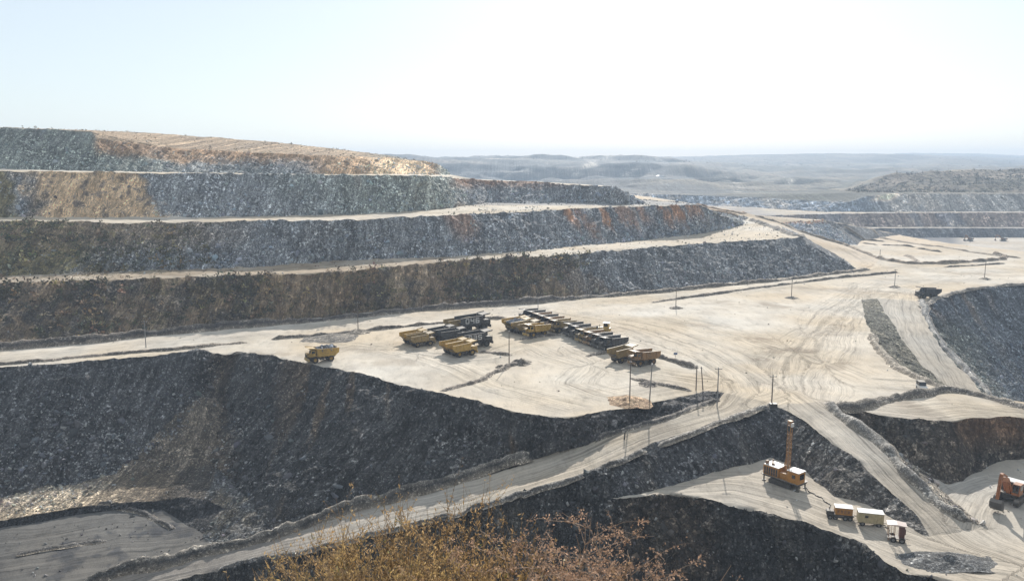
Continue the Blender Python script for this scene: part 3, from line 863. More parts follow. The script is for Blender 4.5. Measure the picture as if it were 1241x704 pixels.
        c = one * (0.10, 0.103, 0.108); c = lay(c, sstep(0.0, 0.5, strk) * 0.4, (0.15, 0.15, 0.15)); c = lay(c, sstep(0.1, 0.5, mid) * 0.5, C_COAL)
        g = np.abs(px - 262 + (py - 430) * 0.16 + 6 * mid)
        c = lay(c, sstep(30, 8, g) * 0.85, (0.17, 0.135, 0.10)); c = lay(c, sstep(9, 3, np.abs(g - 14)) * 0.7, (0.06, 0.052, 0.045))
        c = lay(c, sstep(0, 30, py - 545 + np.abs(px - 215) * 0.55 + 18 * mid) * sstep(160, 200, px) * sstep(300, 255, px), (0.20, 0.165, 0.125))
        c = lay(c, sstep(275, 240, px) * 0.6, (0.135, 0.142, 0.155))
        c = lay(c, sstep(0.15, 0.4, strk + 0.4 * strw) * sstep(300, 380, px) * 0.6, (0.22, 0.165, 0.115))
        c = lay(c, sstep(640, 690, px), (0.10, 0.10, 0.105))
    elif nm == "cone":
        c = lay(one * (0.12, 0.125, 0.13), sstep(0.0, 0.4, mid), (0.17, 0.155, 0.13)); c = lay(c, sstep(0.05, 0.4, fin) * 0.6, C_COAL)
    elif nm in ("step",):
        c = one * C_COAL * 0.9
    elif nm == "dwall":
        c = one * (0.10, 0.105, 0.115); c = lay(c, sstep(0.0, 0.5, strk) * 0.5, (0.17, 0.16, 0.145)); c = lay(c, sstep(935, 1000, px) * 0.45, (0.19, 0.18, 0.165))
    elif nm in ("bowl",):
        c = lay(one * (0.13, 0.115, 0.10), sstep(0, 0.4, mid), (0.10, 0.097, 0.093)); c = lay(c, sstep(1130, 1180, px + 20 * mid) * sstep(552, 520, py), (0.19, 0.125, 0.085)); c = lay(c, sstep(0, 0.5, strk) * 0.3, (0.16, 0.14, 0.12))
    elif nm == "ridge":
        c = lay(one * (0.27, 0.25, 0.22), sstep(0.0, 0.4, mid + fin), (0.15, 0.14, 0.13))
    elif nm == "lowface":
        c = one * (0.075, 0.078, 0.082); c = lay(c, sstep(0.0, 0.5, mid) * 0.6, (0.12, 0.118, 0.11)); c = lay(c, sstep(735, 770, px) * sstep(900, 840, px) * 0.7, (0.115, 0.09, 0.068))
        c = lay(c, sstep(0.2, 0.5, strk) * 0.4, (0.15, 0.14, 0.12))
    elif nm == "ewall":
        c = one * (0.10, 0.112, 0.13); c = lay(c, sstep(0.0, 0.5, strw + strk * 0.6) * 0.6, (0.165, 0.17, 0.175)); c = lay(c, sstep(0.1, 0.5, strk) * 0.5 * sstep(420, 360, py), (0.20, 0.15, 0.11)); c = lay(c, sstep(1215, 1160, px - (py - 430) * 0.5 + 16 * mid) * sstep(375, 410, py), (0.155, 0.165, 0.155))
    elif nm == "cut":
        c = one * (0.10, 0.10, 0.085); c = lay(c, sstep(0, 0.4, strk + mid) * 0.6, (0.16, 0.15, 0.12))
    elif nm == "jface":
        c = one * C_BLUE * 1.1; c = lay(c, sstep(273, 269, py), C_RUST * 1.2); c = lay(c, sstep(0, 0.4, strk) * 0.4, (0.20, 0.2, 0.2))
    elif nm in ("lwall", "kface"):
        c = one * C_COAL * 1.2; c = lay(c, sstep(0.1, 0.5, strk) * 0.6, (0.10, 0.09, 0.085))
    elif nm == "lface":
        c = one * (0.13, 0.105, 0.095); c = lay(c, sstep(0.0, 0.5, strw) * 0.6, (0.09, 0.10, 0.12)); c = lay(c, sstep(263, 268, py) * sstep(0, 0.4, mid) * 0.6, (0.26, 0.23, 0.20))
    elif nm == "mface":
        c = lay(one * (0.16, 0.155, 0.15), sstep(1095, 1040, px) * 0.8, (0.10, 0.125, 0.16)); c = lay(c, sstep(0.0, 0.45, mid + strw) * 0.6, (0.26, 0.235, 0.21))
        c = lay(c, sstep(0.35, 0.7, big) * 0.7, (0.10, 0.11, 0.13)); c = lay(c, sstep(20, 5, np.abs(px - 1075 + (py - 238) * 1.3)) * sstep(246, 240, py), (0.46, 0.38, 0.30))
    elif nm == "nhill":
        big2 = fbm(P, 70, 4, 121)
        c = lay(one * (0.105, 0.095, 0.06), 0.5 + 1.2 * big2, (0.17, 0.135, 0.09)); c = lay(c, sstep(0.25, 0.5, mid + big2), (0.27, 0.22, 0.17))
    elif nm == "near":
        c = lay(one * (0.10, 0.085, 0.06), 0.5 + mid, (0.06, 0.055, 0.05))
    elif nm == "rockslope":
        c = lay(one * C_BLUE, 0.5 + mid, C_DARK)
    else:   # hills
        b1, b2 = fbm(P * np.array((0.7, 1.3, 6)), 300, 5, 131), fbm(P * np.array((0.6, 1.6, 4)), 110, 4, 137); b1 = b1 * 1.4; b2 = b2 * 1.3
        c = lay(one * (0.04, 0.048, 0.038), 0.4 + 1.8 * b1, (0.13, 0.115, 0.085)); c = lay(c, sstep(0.05, 0.4, b2) * 0.7, (0.20, 0.165, 0.12))
        pit = sstep(2900, 2500, P[:, 1]) * sstep(880, 780, px + 100 * b1)  # dark blue-grey paints backlit shade into the far dump slopes
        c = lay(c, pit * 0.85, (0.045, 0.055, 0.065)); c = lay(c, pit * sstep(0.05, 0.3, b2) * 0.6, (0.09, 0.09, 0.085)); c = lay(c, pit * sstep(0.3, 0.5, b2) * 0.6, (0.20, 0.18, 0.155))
        for x0, y0, x1, y1, w in ((618, 205, 640, 208, 2.0), (695, 211, 712, 203, 1.6), (712, 203, 735, 195, 2.6), (800, 196, 830, 200, 1.5), (760, 214, 775, 209, 1.5), (880, 225, 893, 232, 1.8),
                                  (610, 206, 622, 209, 1.2), (700, 193, 720, 203, 2.0), (560, 197, 600, 199, 1.2), (940, 226, 960, 224, 1.4)):
            ux, uy = x1 - x0, y1 - y0; l2 = ux * ux + uy * uy
            t = np.clip(((px - x0) * ux + (py - y0) * uy) / l2, 0, 1)
            d = np.hypot(px - x0 - ux * t, (py - y0 - uy * t) * 1.6)
            c = lay(c, sstep(w * 1.3, w * 0.5, d) * 0.9, (0.46, 0.43, 0.38))
    return c


def contour(zn, P, px):
    """distance along the contour and height, for the runs of spill down each face"""
    t = np.tile((1.0, 0.0), (len(P), 1))
    if zn == "wall": t[px > 262] = (0.83, -0.55)
    elif zn == "dwall": t[:] = np.where((px < 945)[:, None], (0.83, 0.56), (0.3, -0.95))
    elif zn == "ewall": t[:] = np.where((P[:, 1] < 335)[:, None], (0.4, -0.92), (0.8, 0.6))
    elif zn == "cut": t[:] = (0.3, 0.95)
    elif zn in ("ridge", "jface"): t[:] = (0.3, -0.95)
    return np.stack([P[:, 0] * t[:, 0] + P[:, 1] * t[:, 1], P[:, 2], np.zeros(len(P))], 1)


ALB = dict(b1=1.25, b2=1.45, b3=1.5, b4=1.4, endm=1.5, wall=0.78, bowl=0.85, lowface=0.75, dwall=0.85, step=0.8, strip=0.8, ewall=1.35, jface=1.7, lface=2.0, mface=2.2, lwall=1.6, nhill=0.62, t4=0.8, hills=0.85, cone=1.0, near=1.0)


OBJ = [  # object name, its zones, material
    ("ground", ("plain", "t1", "t2", "t3", "bench", "xfloor", "end2", "ltop", "ltop2", "kfl"), M_DUST),
    ("haul_road", ("roadB", "roadC", "roadD", "roadG"), M_ROAD),
    ("pit_floor", ("coal", "pitfloor"), M_DUST),
    ("terrain", ("b1", "b2", "b3", "b4", "endm", "t4", "wall", "strip", "cone", "step", "dwall", "bowl", "ridge", "lowface", "ewall", "jface", "kface", "cut", "rockslope"), M_SLOPE),
    ("hillside", ("near",), M_SLOPE),
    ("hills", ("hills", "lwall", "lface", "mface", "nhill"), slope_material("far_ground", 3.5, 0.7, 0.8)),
]
names = {v: k for k, v in ZN.items()}
for on, zs, mat in OBJ:
    vs, fs, cs, ts, k = [], [], [], [], 0
    for zn in zs:
        f = F[Z == ZN[zn]]
        if not len(f): continue
        u, inv = np.unique(f, return_inverse=True)
        px, py = project(P0[u])
        cc = colour(zn, P0[u], px, py)
        if mat not in (M_DUST, M_ROAD): cc = cc * np.array((1.06, 1.0, 0.92)) * ALB.get(zn, 1.15)
        fm = FAN[u][:, None]; cc = cc * (1 - fm) + fm * np.array((0.235, 0.195, 0.15)) * (0.85 + 0.5 * fbm(P0[u], 3, 3, 81)[:, None])
        cs.append(np.clip(cc, 0.01, 0.9)); ts.append(TRKV[u] if mat in (M_DUST, M_ROAD) else contour(zn, P0[u], px))
        vs.append(u); fs.append(inv.reshape(-1, 3) + k); k += len(u)
    u = np.concatenate(vs); f = np.concatenate(fs)
    # weld the zones of one object, so shading runs on; colours of shared edges are averaged
    uu, first, inv = np.unique(u, return_index=True, return_inverse=True)
    c = np.zeros((len(uu), 3)); cnt = np.zeros(len(uu))
    np.add.at(c, inv, np.concatenate(cs)); np.add.at(cnt, inv, 1); c /= cnt[:, None]
    o = np_mesh(on, V[uu], inv[f], mat, None, True,
                {"Col": ('FLOAT_COLOR', np.c_[c, 1 - 0.55 * sstep(0.3, 0.55, (c[:, 0] - c[:, 2]) / c[:, 0])]), "trk": ('FLOAT_VECTOR', np.concatenate(ts)[first])})
    tag(o, kind="structure")
print("relief", round(time.time() - _t, 1))

BVH = None
def ground_z(x, y):
    hit = BVH0.ray_cast(Vector((x, y, 500)), Vector((0, 0, -1)))
    return hit[0].z if hit[0] else 0.0


def ground_n(x, y):
    hit = BVH0.ray_cast(Vector((x, y, 500)), Vector((0, 0, -1)))
    return hit[1] if hit[0] else Vector((0, 0, 1))


def at(px, py):
    """the ground point seen at a survey pixel"""
    d = Vector(ray(px, py)).normalized()
    hit = BVH0.ray_cast(Vector((0, 0, HCAM)) + d * 20, d)
    if hit[0] is None: print("no ground at", px, py)
    return hit[0] or Vector(W(px, py, 0))
# ------------------------------------------------------------------ surface to stand things on
fs = np.isin(Z, [ZN[n] for n in ("plain", "roadB", "roadC", "roadD", "roadG", "bench", "xfloor", "t1", "t2", "strip", "coal", "kfl", "ltop2", "ridge")])
_f = F[fs]; _u, _i = np.unique(_f, return_inverse=True)
_pv = V[_u]; near_ok = (_pv[:, 1] < 1010)
BVHF = BVHTree.FromPolygons(_pv.tolist(), _i.reshape(-1, 3).tolist())


def gz(x, y):
    hit = BVHF.ray_cast(Vector((x, y, 400)), Vector((0, 0, -1)))
    return hit[0].z if hit[0] else ground_z(x, y)


def seat(px, py):
    p = at(px, py)
    return (p.x, p.y, gz(p.x, p.y))


# ------------------------------------------------------------------ loose stones
def icosa():
    t = (1 + 5 ** 0.5) / 2
    v = np.array([(-1, t, 0), (1, t, 0), (-1, -t, 0), (1, -t, 0), (0, -1, t), (0, 1, t), (0, -1, -t), (0, 1, -t), (t, 0, -1), (t, 0, 1), (-t, 0, -1), (-t, 0, 1)], float)
    f = np.array([(0, 11, 5), (0, 5, 1), (0, 1, 7), (0, 7, 10), (0, 10, 11), (1, 5, 9), (5, 11, 4), (11, 10, 2), (10, 7, 6), (7, 1, 8), (3, 9, 4), (3, 4, 2), (3, 2, 6), (3, 6, 8), (3, 8, 9),
                  (4, 9, 5), (2, 4, 11), (6, 2, 10), (8, 6, 7), (9, 8, 1)])
    return v / np.linalg.norm(v[0]), f


IV, IF = icosa()
M_STONE, _nt, _b = new_mat("loose_stone")
_c = nd(_nt, "Attribute", attribute_name="Col").outputs["Color"]
_p = _nt.nodes.new("ShaderNodeNewGeometry").outputs["Position"]
_n = noise_o(_nt, _p, 2.5, 4, 0.7)
_nt.links.new(mixc(_nt, 0.8, _c, ramp(_nt, _n, [(0.3, 0.6), (0.7, 1.35)]), 'MULTIPLY'), _b.inputs["Base Color"])
_b.inputs["Roughness"].default_value = 0.85
bump(_nt, _b, _n, 0.15, 0.7)


def stones(name, P, S, C, mat=M_STONE):
    n = len(P)
    var = 0.45 + 0.95 * rng.random((n, 12, 1))
    v = IV[None] * var
    v = v * (0.45 + 1.0 * rng.random((n, 1, 3)))
    q = rng.normal(size=(n, 4)); q /= np.linalg.norm(q, axis=1, keepdims=True)
    w, x, y, z = q.T
    R = np.stack([1 - 2 * (y * y + z * z), 2 * (x * y - z * w), 2 * (x * z + y * w), 2 * (x * y + z * w), 1 - 2 * (x * x + z * z), 2 * (y * z - x * w),
                  2 * (x * z - y * w), 2 * (y * z + x * w), 1 - 2 * (x * x + y * y)], 1).reshape(n, 3, 3)
    v = np.einsum('nij,nkj->nki', R, v) * (S[:, None, None] * 0.5) + P[:, None, :]
    f = (IF[None] + (np.arange(n) * 12)[:, None, None]).reshape(-1, 3)
    c = np.repeat(np.c_[C, np.ones(n)], 12, 0)
    return np_mesh(name, v.reshape(-1, 3), f, mat, None, False, {"Col": ('FLOAT_COLOR', c)})


fa = np.linalg.norm(np.cross(V[F[:, 1]] - V[F[:, 0]], V[F[:, 2]] - V[F[:, 0]]), axis=1) / 2
fcen = V[F].mean(1)
fpx, fpy = project(fcen)
inview = (fpx > -40) & (fpx < 1285) & (fpy > 130) & (fpy < 725) & (fcen[:, 1] < 720) & (fcen[:, 1] > 100)
ZR = dict(b1=(0, 17), b2=(17.5, 35.5), b3=(36, 55), b4=(54, 78), wall=(-25, 0), ewall=(-45, 0), endm=(36, 47))
SP_, SS_, SC_ = [], [], []
for zn, dens, smax, base, pale in (
        ("wall", 1.0, 1.9, (0.115, 0.12, 0.13), 0.16), ("b1", 0.30, 1.6, (0.135, 0.13, 0.125), 0.08), ("b2", 0.5, 2.8, (0.145, 0.16, 0.18), 0.14), ("b3", 0.35, 2.4, (0.15, 0.165, 0.175), 0.12),
        ("endm", 1.0, 2.2, (0.14, 0.155, 0.175), 0.1), ("b4", 0.22, 2.2, (0.15, 0.16, 0.16), 0.12), ("cone", 2.2, 1.5, (0.13, 0.13, 0.13), 0.05), ("dwall", 0.5, 1.3, (0.13, 0.13, 0.13), 0.14),
        ("bowl", 0.09, 1.2, (0.12, 0.115, 0.11), 0.12), ("ridge", 1.0, 1.1, (0.17, 0.16, 0.15), 0.12), ("lowface", 0.6, 1.6, (0.10, 0.10, 0.10), 0.1), ("ewall", 0.42, 1.6, (0.135, 0.14, 0.15), 0.12),
        ("jface", 1.0, 2.2, (0.14, 0.155, 0.175), 0.14), ("strip", 1.6, 1.3, (0.14, 0.135, 0.13), 0.06), ("end2", 0.8, 2.0, (0.14, 0.155, 0.175), 0.1), ("t2", 0.12, 1.5, (0.15, 0.155, 0.16), 0.1),
        ("coal", 0.10, 0.9, (0.08, 0.08, 0.08), 0.05), ("t1", 0.05, 1.2, (0.15, 0.145, 0.14), 0.1), ("t4", 0.012, 1.6, (0.19, 0.16, 0.13), 0.1), ("plain", 0.006, 0.55, (0.19, 0.17, 0.15), 0.05), ("bench", 0.05, 0.5, (0.17, 0.16, 0.15), 0.1), ("xfloor", 0.08, 0.6, (0.17, 0.16, 0.15), 0.1)):
    fi = np.where((Z == ZN[zn]) & inview)[0]
    A = fa[fi]
    k = int(A.sum() * dens)
    if k < 1: continue
    pick = fi[rng.choice(len(fi), k, p=A / A.sum())]
    b = rng.dirichlet((1, 1, 1), k)
    P = (V[F[pick]] * b[:, :, None]).sum(1)
    D = np.linalg.norm(P - np.array([0, 0, HCAM]), axis=1)
    px, py = project(P)
    smin = np.maximum(0.28, D * 0.0010)
    S = np.minimum(smin * (rng.random(k) + 1e-3) ** (-1 / 2.6), smax)
    if zn in ZR:   # the coarse pieces roll to the toe
        fr = np.clip((P[:, 2] - ZR[zn][0]) / (ZR[zn][1] - ZR[zn][0]), 0, 1); S = np.minimum(S * (1.4 - 0.7 * fr), 2.3)
    clump = (0.35 - 0.6 * fr if zn in ZR else 0) + fbm(P, 9, 3, 201) + 0.6 * fbm(np.stack([P[:, 0], P[:, 1] * 0.2, P[:, 2] * 0.2], 1), 6, 2, 203)
    keep = rng.random(k) < np.clip(0.55 + 1.9 * clump, 0.04, 1)
    if zn == "wall": keep &= (px < 285 + 20 * clump) | (rng.random(k) < 0.5)
    if zn == "b1": keep &= (px > 640) | (rng.random(k) < 0.3)
    if zn == "t2": keep &= (px > 535) & (fbm(P, 12, 2, 207) > -0.1)
    if zn == "b3": keep &= ~((px > 30) & (px < 185) & (rng.random(k) < 0.85))
    if zn == "b2": keep &= (px > 200) | (rng.random(k) < 0.45)
    tone = 1.15 * np.exp(np.minimum(rng.normal(0, 0.42, k), np.clip(0.9 - 0.35 * S, 0.0, 0.9)))[:, None]
    C = (colour(zn, P, px, py) * 0.8 + np.array(base)[None] * 0.4) * ALB.get(zn, 1.0) * tone * (1 + 0.05 * rng.normal(size=(k, 3)) * np.array((1, 0.5, 1)))
    pl = (rng.random(k) < pale * 1.1 * (np.where(px < 265, 2.3, 0.8) if zn == 'wall' else 1)) & (S < 0.9 + 0.0016 * D)
    C[pl] = np.array((0.40, 0.395, 0.38)) * (0.65 + 0.6 * rng.random((pl.sum(), 1)))
    if zn == 'b3':
        sd = (px > 30) & (px < 180); C[sd] = np.array((0.12, 0.10, 0.085)) * tone[sd]
    P = P + np.array([0, 0, 0.12]) * S[:, None]
    SP_.append(P[keep]); SS_.append(S[keep]); SC_.append(np.clip(C[keep], 0.02, 0.6))
P = np.concatenate(SP_); S = np.concatenate(SS_); C = np.concatenate(SC_)
print("stones", len(P))
tag(stones("rubble", P, S, C), kind="stuff")

# dry scrub on the old benches and the far hill: tufts of small leaf faces
def scrub(name, P, S, C, mat, nq=14):
    n = len(P)
    o = rng.normal(size=(n, nq, 3)) * np.array((0.38, 0.38, 0.30)); o[..., 2] = np.abs(o[..., 2]) * 1.3
    c = P[:, None] + o * S[:, None, None]
    a = rng.normal(size=(n, nq, 3)); a /= np.linalg.norm(a, axis=2, keepdims=True)
    b = np.cross(a, rng.normal(size=(n, nq, 3))); b /= np.linalg.norm(b, axis=2, keepdims=True) + 1e-9
    sz = (S[:, None, None] * 0.17 * (0.6 + 0.9 * rng.random((n, nq, 1))))
    q = np.stack([c - a * sz - b * sz * 0.5, c + a * sz - b * sz * 0.4, c + a * sz * 0.7 + b * sz * 0.6, c - a * sz * 0.7 + b * sz * 0.6], 2).reshape(-1, 3)
    f = np.arange(len(q)).reshape(-1, 4)
    cc = np.repeat(np.c_[C, np.ones(n)], nq * 4, 0)
    return np_mesh(name, q, f, mat, None, False, {"Col": ('FLOAT_COLOR', cc)})


M_SCRUB, _nt, _b = new_mat("dry_scrub")
_nt.links.new(nd(_nt, "Attribute", attribute_name="Col").outputs["Color"], _b.inputs["Base Color"]); _b.inputs["Roughness"].default_value = 0.9
SP_, SS_, SC_ = [], [], []
for zn, dens, s0, s1, x0, x1, cc in (("b1", 0.30, 1.0, 3.2, -50, 715, (0.10, 0.085, 0.05)), ("b1", 0.10, 1.0, 3.0, -50, 715, (0.34, 0.26, 0.155)), ("b2", 0.30, 1.0, 3.0, -50, 260, (0.10, 0.09, 0.045)), ("b2", 0.08, 1.0, 2.8, -50, 230, (0.30, 0.25, 0.12)), ("b2", 0.03, 0.7, 1.8, 250, 480, (0.13, 0.11, 0.06)), ("t1", 0.09, 0.5, 1.5, -50, 580, (0.19, 0.15, 0.09)),
                                     ("b3", 0.10, 0.7, 2.2, -50, 60, (0.10, 0.095, 0.055)), ("b4", 0.06, 0.7, 2.0, -50, 130, (0.10, 0.11, 0.07)), ("t4", 0.012, 0.7, 1.6, -50, 500, (0.16, 0.13, 0.08)),
                                     ("nhill", 0.03, 1.5, 5.0, 1000, 1300, (0.075, 0.068, 0.042)), ("mface", 0.004, 2, 4.5, 800, 1300, (0.10, 0.09, 0.05))):
    fi = np.where((Z == ZN[zn]) & (fpx > x0) & (fpx < x1) & (fpy > 130) & (fpy < 720))[0]
    A = fa[fi]; k = int(A.sum() * dens)
    pick = fi[rng.choice(len(fi), k, p=A / A.sum())]
    b = rng.dirichlet((1, 1, 1), k); P = (V[F[pick]] * b[:, :, None]).sum(1)
    keep = rng.random(k) < np.clip(0.5 + 1.8 * fbm(P, 18, 3, 211), 0.03, 1)
    tone = np.exp(rng.normal(0, 0.3, k))[:, None]
    C = np.array(cc) * tone * (1 + 0.15 * rng.normal(size=(k, 3)) * np.array((1, 0.4, 1)))
    SP_.append(P[keep]); SS_.append((s0 + (s1 - s0) * rng.random(k) ** 2)[keep]); SC_.append(np.clip(C[keep], 0.015, 0.5))
P = np.concatenate(SP_); print("scrub", len(P))
tag(scrub("scrub", P, np.concatenate(SS_), np.concatenate(SC_), M_SCRUB), kind="stuff")
# trees along the far ridges: a far-off wood
k = 5000
fi = np.where((Z == ZN["hills"]) & (fpx > 420) & (fpx < 1290) & (fcen[:, 1] > 3000) & (fcen[:, 1] < 6800))[0]
A = fa[fi] / fcen[fi, 1] ** 1.3
pick = fi[rng.choice(len(fi), k, p=A / A.sum())]
P = V[F[pick]].mean(1); keep = rng.random(k) < np.clip(0.45 + 1.6 * fbm(P, 260, 3, 215), 0.05, 1)
P = P[keep]
tag(scrub("far_wood", P, 3 + 3.5 * rng.random(len(P)), np.array((0.105, 0.10, 0.075)) * np.exp(rng.normal(0, 0.25, len(P)))[:, None], M_SCRUB, 16), kind="stuff")

# ------------------------------------------------------------------ earth banks
M_EARTH = slope_material("earth_bank", 0.5, 0.7, 0.25)


def bank(name, pl, w, h, col=(0.20, 0.17, 0.14), top=(0.36, 0.31, 0.25), seed=0, z=None, step=0.7, taper=2.5, px_pts=True):
    pts = [tuple(at(*p)) if len(p) == 2 else W(*p) for p in pl] if px_pts else pl
    pts = np.array(cm([tuple(p) for p in pts], 5))
    seg = np.linalg.norm(np.diff(pts[:, :2], axis=0), axis=1); s = np.r_[0, np.cumsum(seg)]
    n = max(8, int(s[-1] / step)); t = np.linspace(0, s[-1], n)
    X = np.interp(t, s, pts[:, 0]); Y = np.interp(t, s, pts[:, 1])
    dx, dy = np.gradient(X), np.gradient(Y); l = np.hypot(dx, dy) + 1e-9; nx, ny = -dy / l, dx / l
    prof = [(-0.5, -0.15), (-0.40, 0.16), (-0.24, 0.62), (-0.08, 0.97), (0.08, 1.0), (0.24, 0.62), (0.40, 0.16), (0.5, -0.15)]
    m = len(prof)
    base = np.array([gz(a, b) for a, b in zip(X, Y)])
    end = np.clip(np.minimum(t, s[-1] - t) / taper, 0.05, 1) ** 0.6
    u = np.stack([X, Y, np.zeros(n)], 1)
    hn = h * end * (0.85 + 0.75 * fbm(u, max(6, 1.6 * w), 3, seed + 301)); wn = w * (0.8 + 0.2 * end) * (1 + 0.45 * fbm(u, max(5, 1.6 * w), 3, seed + 307))
    off_ = min(0.35 * w, 1.6) * fbm(u, max(9, 2 * w), 3, seed + 311)
    VV = np.zeros((n, m, 3)); CC = np.zeros((n, m, 3))
    for k, (a, b) in enumerate(prof):
        q = np.stack([X + nx * (a * wn + off_), Y + ny * (a * wn + off_), base + b * hn], 1)
        if h > 2.9: q[:, 2] = np.array([gz(x, y) for x, y in q[:, :2]]) + (b * (1 if b > 0 else 3)) * hn
        q += 0.16 * h ** 0.5 * np.stack([fbm(q, 1.1, 2, seed + 320 + i) for i in range(3)], 1) * (1.6 if 0 < k < m - 1 else 0.3)
        if h > 3 and 0 < k < m - 1: q[:, 2] += 0.22 * h * fbm(q, 4.0, 3, seed + 341); q[:, 0] += 0.5 * fbm(q, 2.0, 2, seed + 343)
        VV[:, k] = q
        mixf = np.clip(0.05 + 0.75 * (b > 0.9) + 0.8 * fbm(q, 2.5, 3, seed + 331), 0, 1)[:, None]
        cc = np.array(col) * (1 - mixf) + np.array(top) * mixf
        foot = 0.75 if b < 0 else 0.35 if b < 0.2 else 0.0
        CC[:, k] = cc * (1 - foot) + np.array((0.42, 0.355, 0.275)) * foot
    I = np.arange(n * m).reshape(n, m)
    f = np.stack([I[:-1, :-1], I[1:, :-1], I[1:, 1:], I[:-1, 1:]], -1).reshape(-1, 4)
    c = CC.reshape(-1, 3)
    return np_mesh(name, VV.reshape(-1, 3), f, M_EARTH, None, True, {"Col": ('FLOAT_COLOR', np.c_[c, np.ones(len(c))])})


DK, LT = (0.085, 0.075, 0.065), (0.28, 0.235, 0.185)
for i, (pl, w, h, c, tp, st_) in enumerate((
        ([(-200, 443), (0, 424), (95, 416.5), (176, 407.5), (285, 397), (350, 392), (435, 384), (519, 375.5), (650, 367), (700, 362.5)], 5.0, 2.5, (0.055, 0.05, 0.047), (0.20, 0.17, 0.14), 0.9),
        ([(690, 363), (780, 356), (860, 348), (950, 339.5), (1020, 331), (1052, 327)], 4.2, 1.5, DK, LT, 0.9),
        ([(-200, 463), (0, 442), (95, 433.5), (160, 428), (237, 421.5), (300, 415)], 3.2, 0.9, DK, LT, 0.7),
        ([(330, 411.5), (422, 403.5), (451, 400.5), (495, 395.5), (548, 390.5), (582, 387), (616, 386)], 2.8, 1.1, DK, LT, 0.7),
        ([(790, 367), (830, 361.5), (922, 348.5), (1025, 336), (1089, 330.5)], 3.0, 1.0, DK, LT, 0.9),
        ([(915, 261.5, 19.5), (946, 270.5, 15), (972, 282, 10), (1023, 297.5, 2), (1065, 313.5, 0), (1101, 319.5, 0), (1140, 319.5, 0), (1179, 317.5, 0), (1212, 314.5, 0), (1217, 311, 0), (1202, 308.5, 0)], 4.5, 1.7, (0.14, 0.115, 0.09), (0.32, 0.25, 0.18), 1.0),
        ([(1146, 324), (1180, 322), (1217, 319.5)], 3.0, 0.9, DK, LT, 0.9),
        ([(1040, 283, 0), (1085, 292, 0), (1150, 302, 0), (1200, 309, 0), (1236, 313, 0)], 3.0, 0.9, (0.2, 0.16, 0.12), LT, 1.2),
        ([(646, 554), (600, 566), (540, 584), (498, 597), (420, 620), (370, 636), (332, 649), (256, 667), (199, 681), (142, 697), (100, 708)], 4.8, 2.3, (0.055, 0.053, 0.05), (0.28, 0.25, 0.21), 0.6),
        ([(872, 484), (838, 494.5), (799, 509), (758, 521), (704, 539), (650, 553)], 2.6, 1.1, (0.055, 0.053, 0.05), (0.24, 0.21, 0.18), 0.6),
        ([(931, 492), (905, 500), (872, 511.5), (826, 529), (796, 540)], 2.6, 0.8, DK, (0.33, 0.30, 0.26), 0.6),
        ([(780, 545), (745, 562), (690, 582), (623, 602), (556, 623.5), (456, 646), (384, 664), (330, 676), (266, 688)], 2.2, 0.7, (0.11, 0.105, 0.10), (0.24, 0.22, 0.19), 0.6),
        ([(1001, 490), (1021, 505), (1056, 529), (1083, 557), (1111, 585), (1142, 611), (1172, 632)], 4.2, 1.5, (0.15, 0.14, 0.125), (0.30, 0.28, 0.25), 0.6),
        ([(1006, 492), (1030, 495), (1063, 489), (1108, 479), (1150, 474), (1184, 479), (1241, 494), (1320, 510)], 4.8, 1.7, (0.11, 0.10, 0.09), (0.25, 0.22, 0.18), 0.6),
        ([(1055, 405), (1063, 421), (1073, 433), (1092, 448), (1116, 460), (1146, 471)], 3.4, 1.1, (0.17, 0.145, 0.115), (0.32, 0.28, 0.225), 0.6),
        ([(1116, 364), (1121, 372), (1120, 383), (1131, 402), (1146, 423), (1163, 442), (1183, 463), (1200, 481)], 3.6, 1.1, (0.15, 0.15, 0.15), (0.33, 0.31, 0.28), 0.8),
        ([(1122, 370), (1135, 362), (1152, 356), (1180, 350), (1241, 344.5), (1330, 337)], 3.0, 0.9, (0.17, 0.15, 0.13), (0.34, 0.3, 0.25), 1.0),
        ([(910, 267), (925, 272), (945, 279), (965, 286), (972, 287)], 5.0, 1.8, (0.12, 0.115, 0.11), (0.26, 0.22, 0.18), 1.0),
        ([(820, 243.5, 34), (850, 249, 28), (880, 256, 23.5), (905, 260, 20)], 4.5, 1.7, (0.24, 0.15, 0.09), (0.34, 0.24, 0.16), 1.0),
        ([(835, 253, 28), (865, 257.5, 24), (895, 263, 20)], 4.5, 1.6, (0.24, 0.15, 0.09), (0.34, 0.24, 0.16), 1.0),
        ([(1022, 289.5, 0), (1045, 291, 0), (1072, 293, 0)], 3.6, 1.2, DK, LT, 1.0), ([(1046, 295, 0), (1063, 297, 0)], 3.6, 1.2, DK, LT, 1.0),
        ([(1068, 297, 0), (1090, 299.5, 0), (1108, 301.5, 0)], 3.6, 1.2, DK, LT, 1.0), ([(1111, 302.5, 0), (1140, 306, 0)], 3.6, 1.2, DK, LT, 1.0), ([(120, 613), (150, 617), (180, 624), (200, 634), (208, 642)], 2.2, 0.8, (0.06, 0.055, 0.05), (0.14, 0.13, 0.12), 0.6), ([(20, 672), (70, 662), (130, 655)], 2.5, 0.5, (0.06, 0.055, 0.05), (0.14, 0.13, 0.12), 0.6),
        ([(1098, 310, 0), (1106, 313, 0), (1112, 316.5, 0)], 4, 1.3, (0.3, 0.25, 0.2), LT, 1.0))):
    tag(bank("berm", pl, w, h, c, tp, i * 7, step=st_), kind="structure")

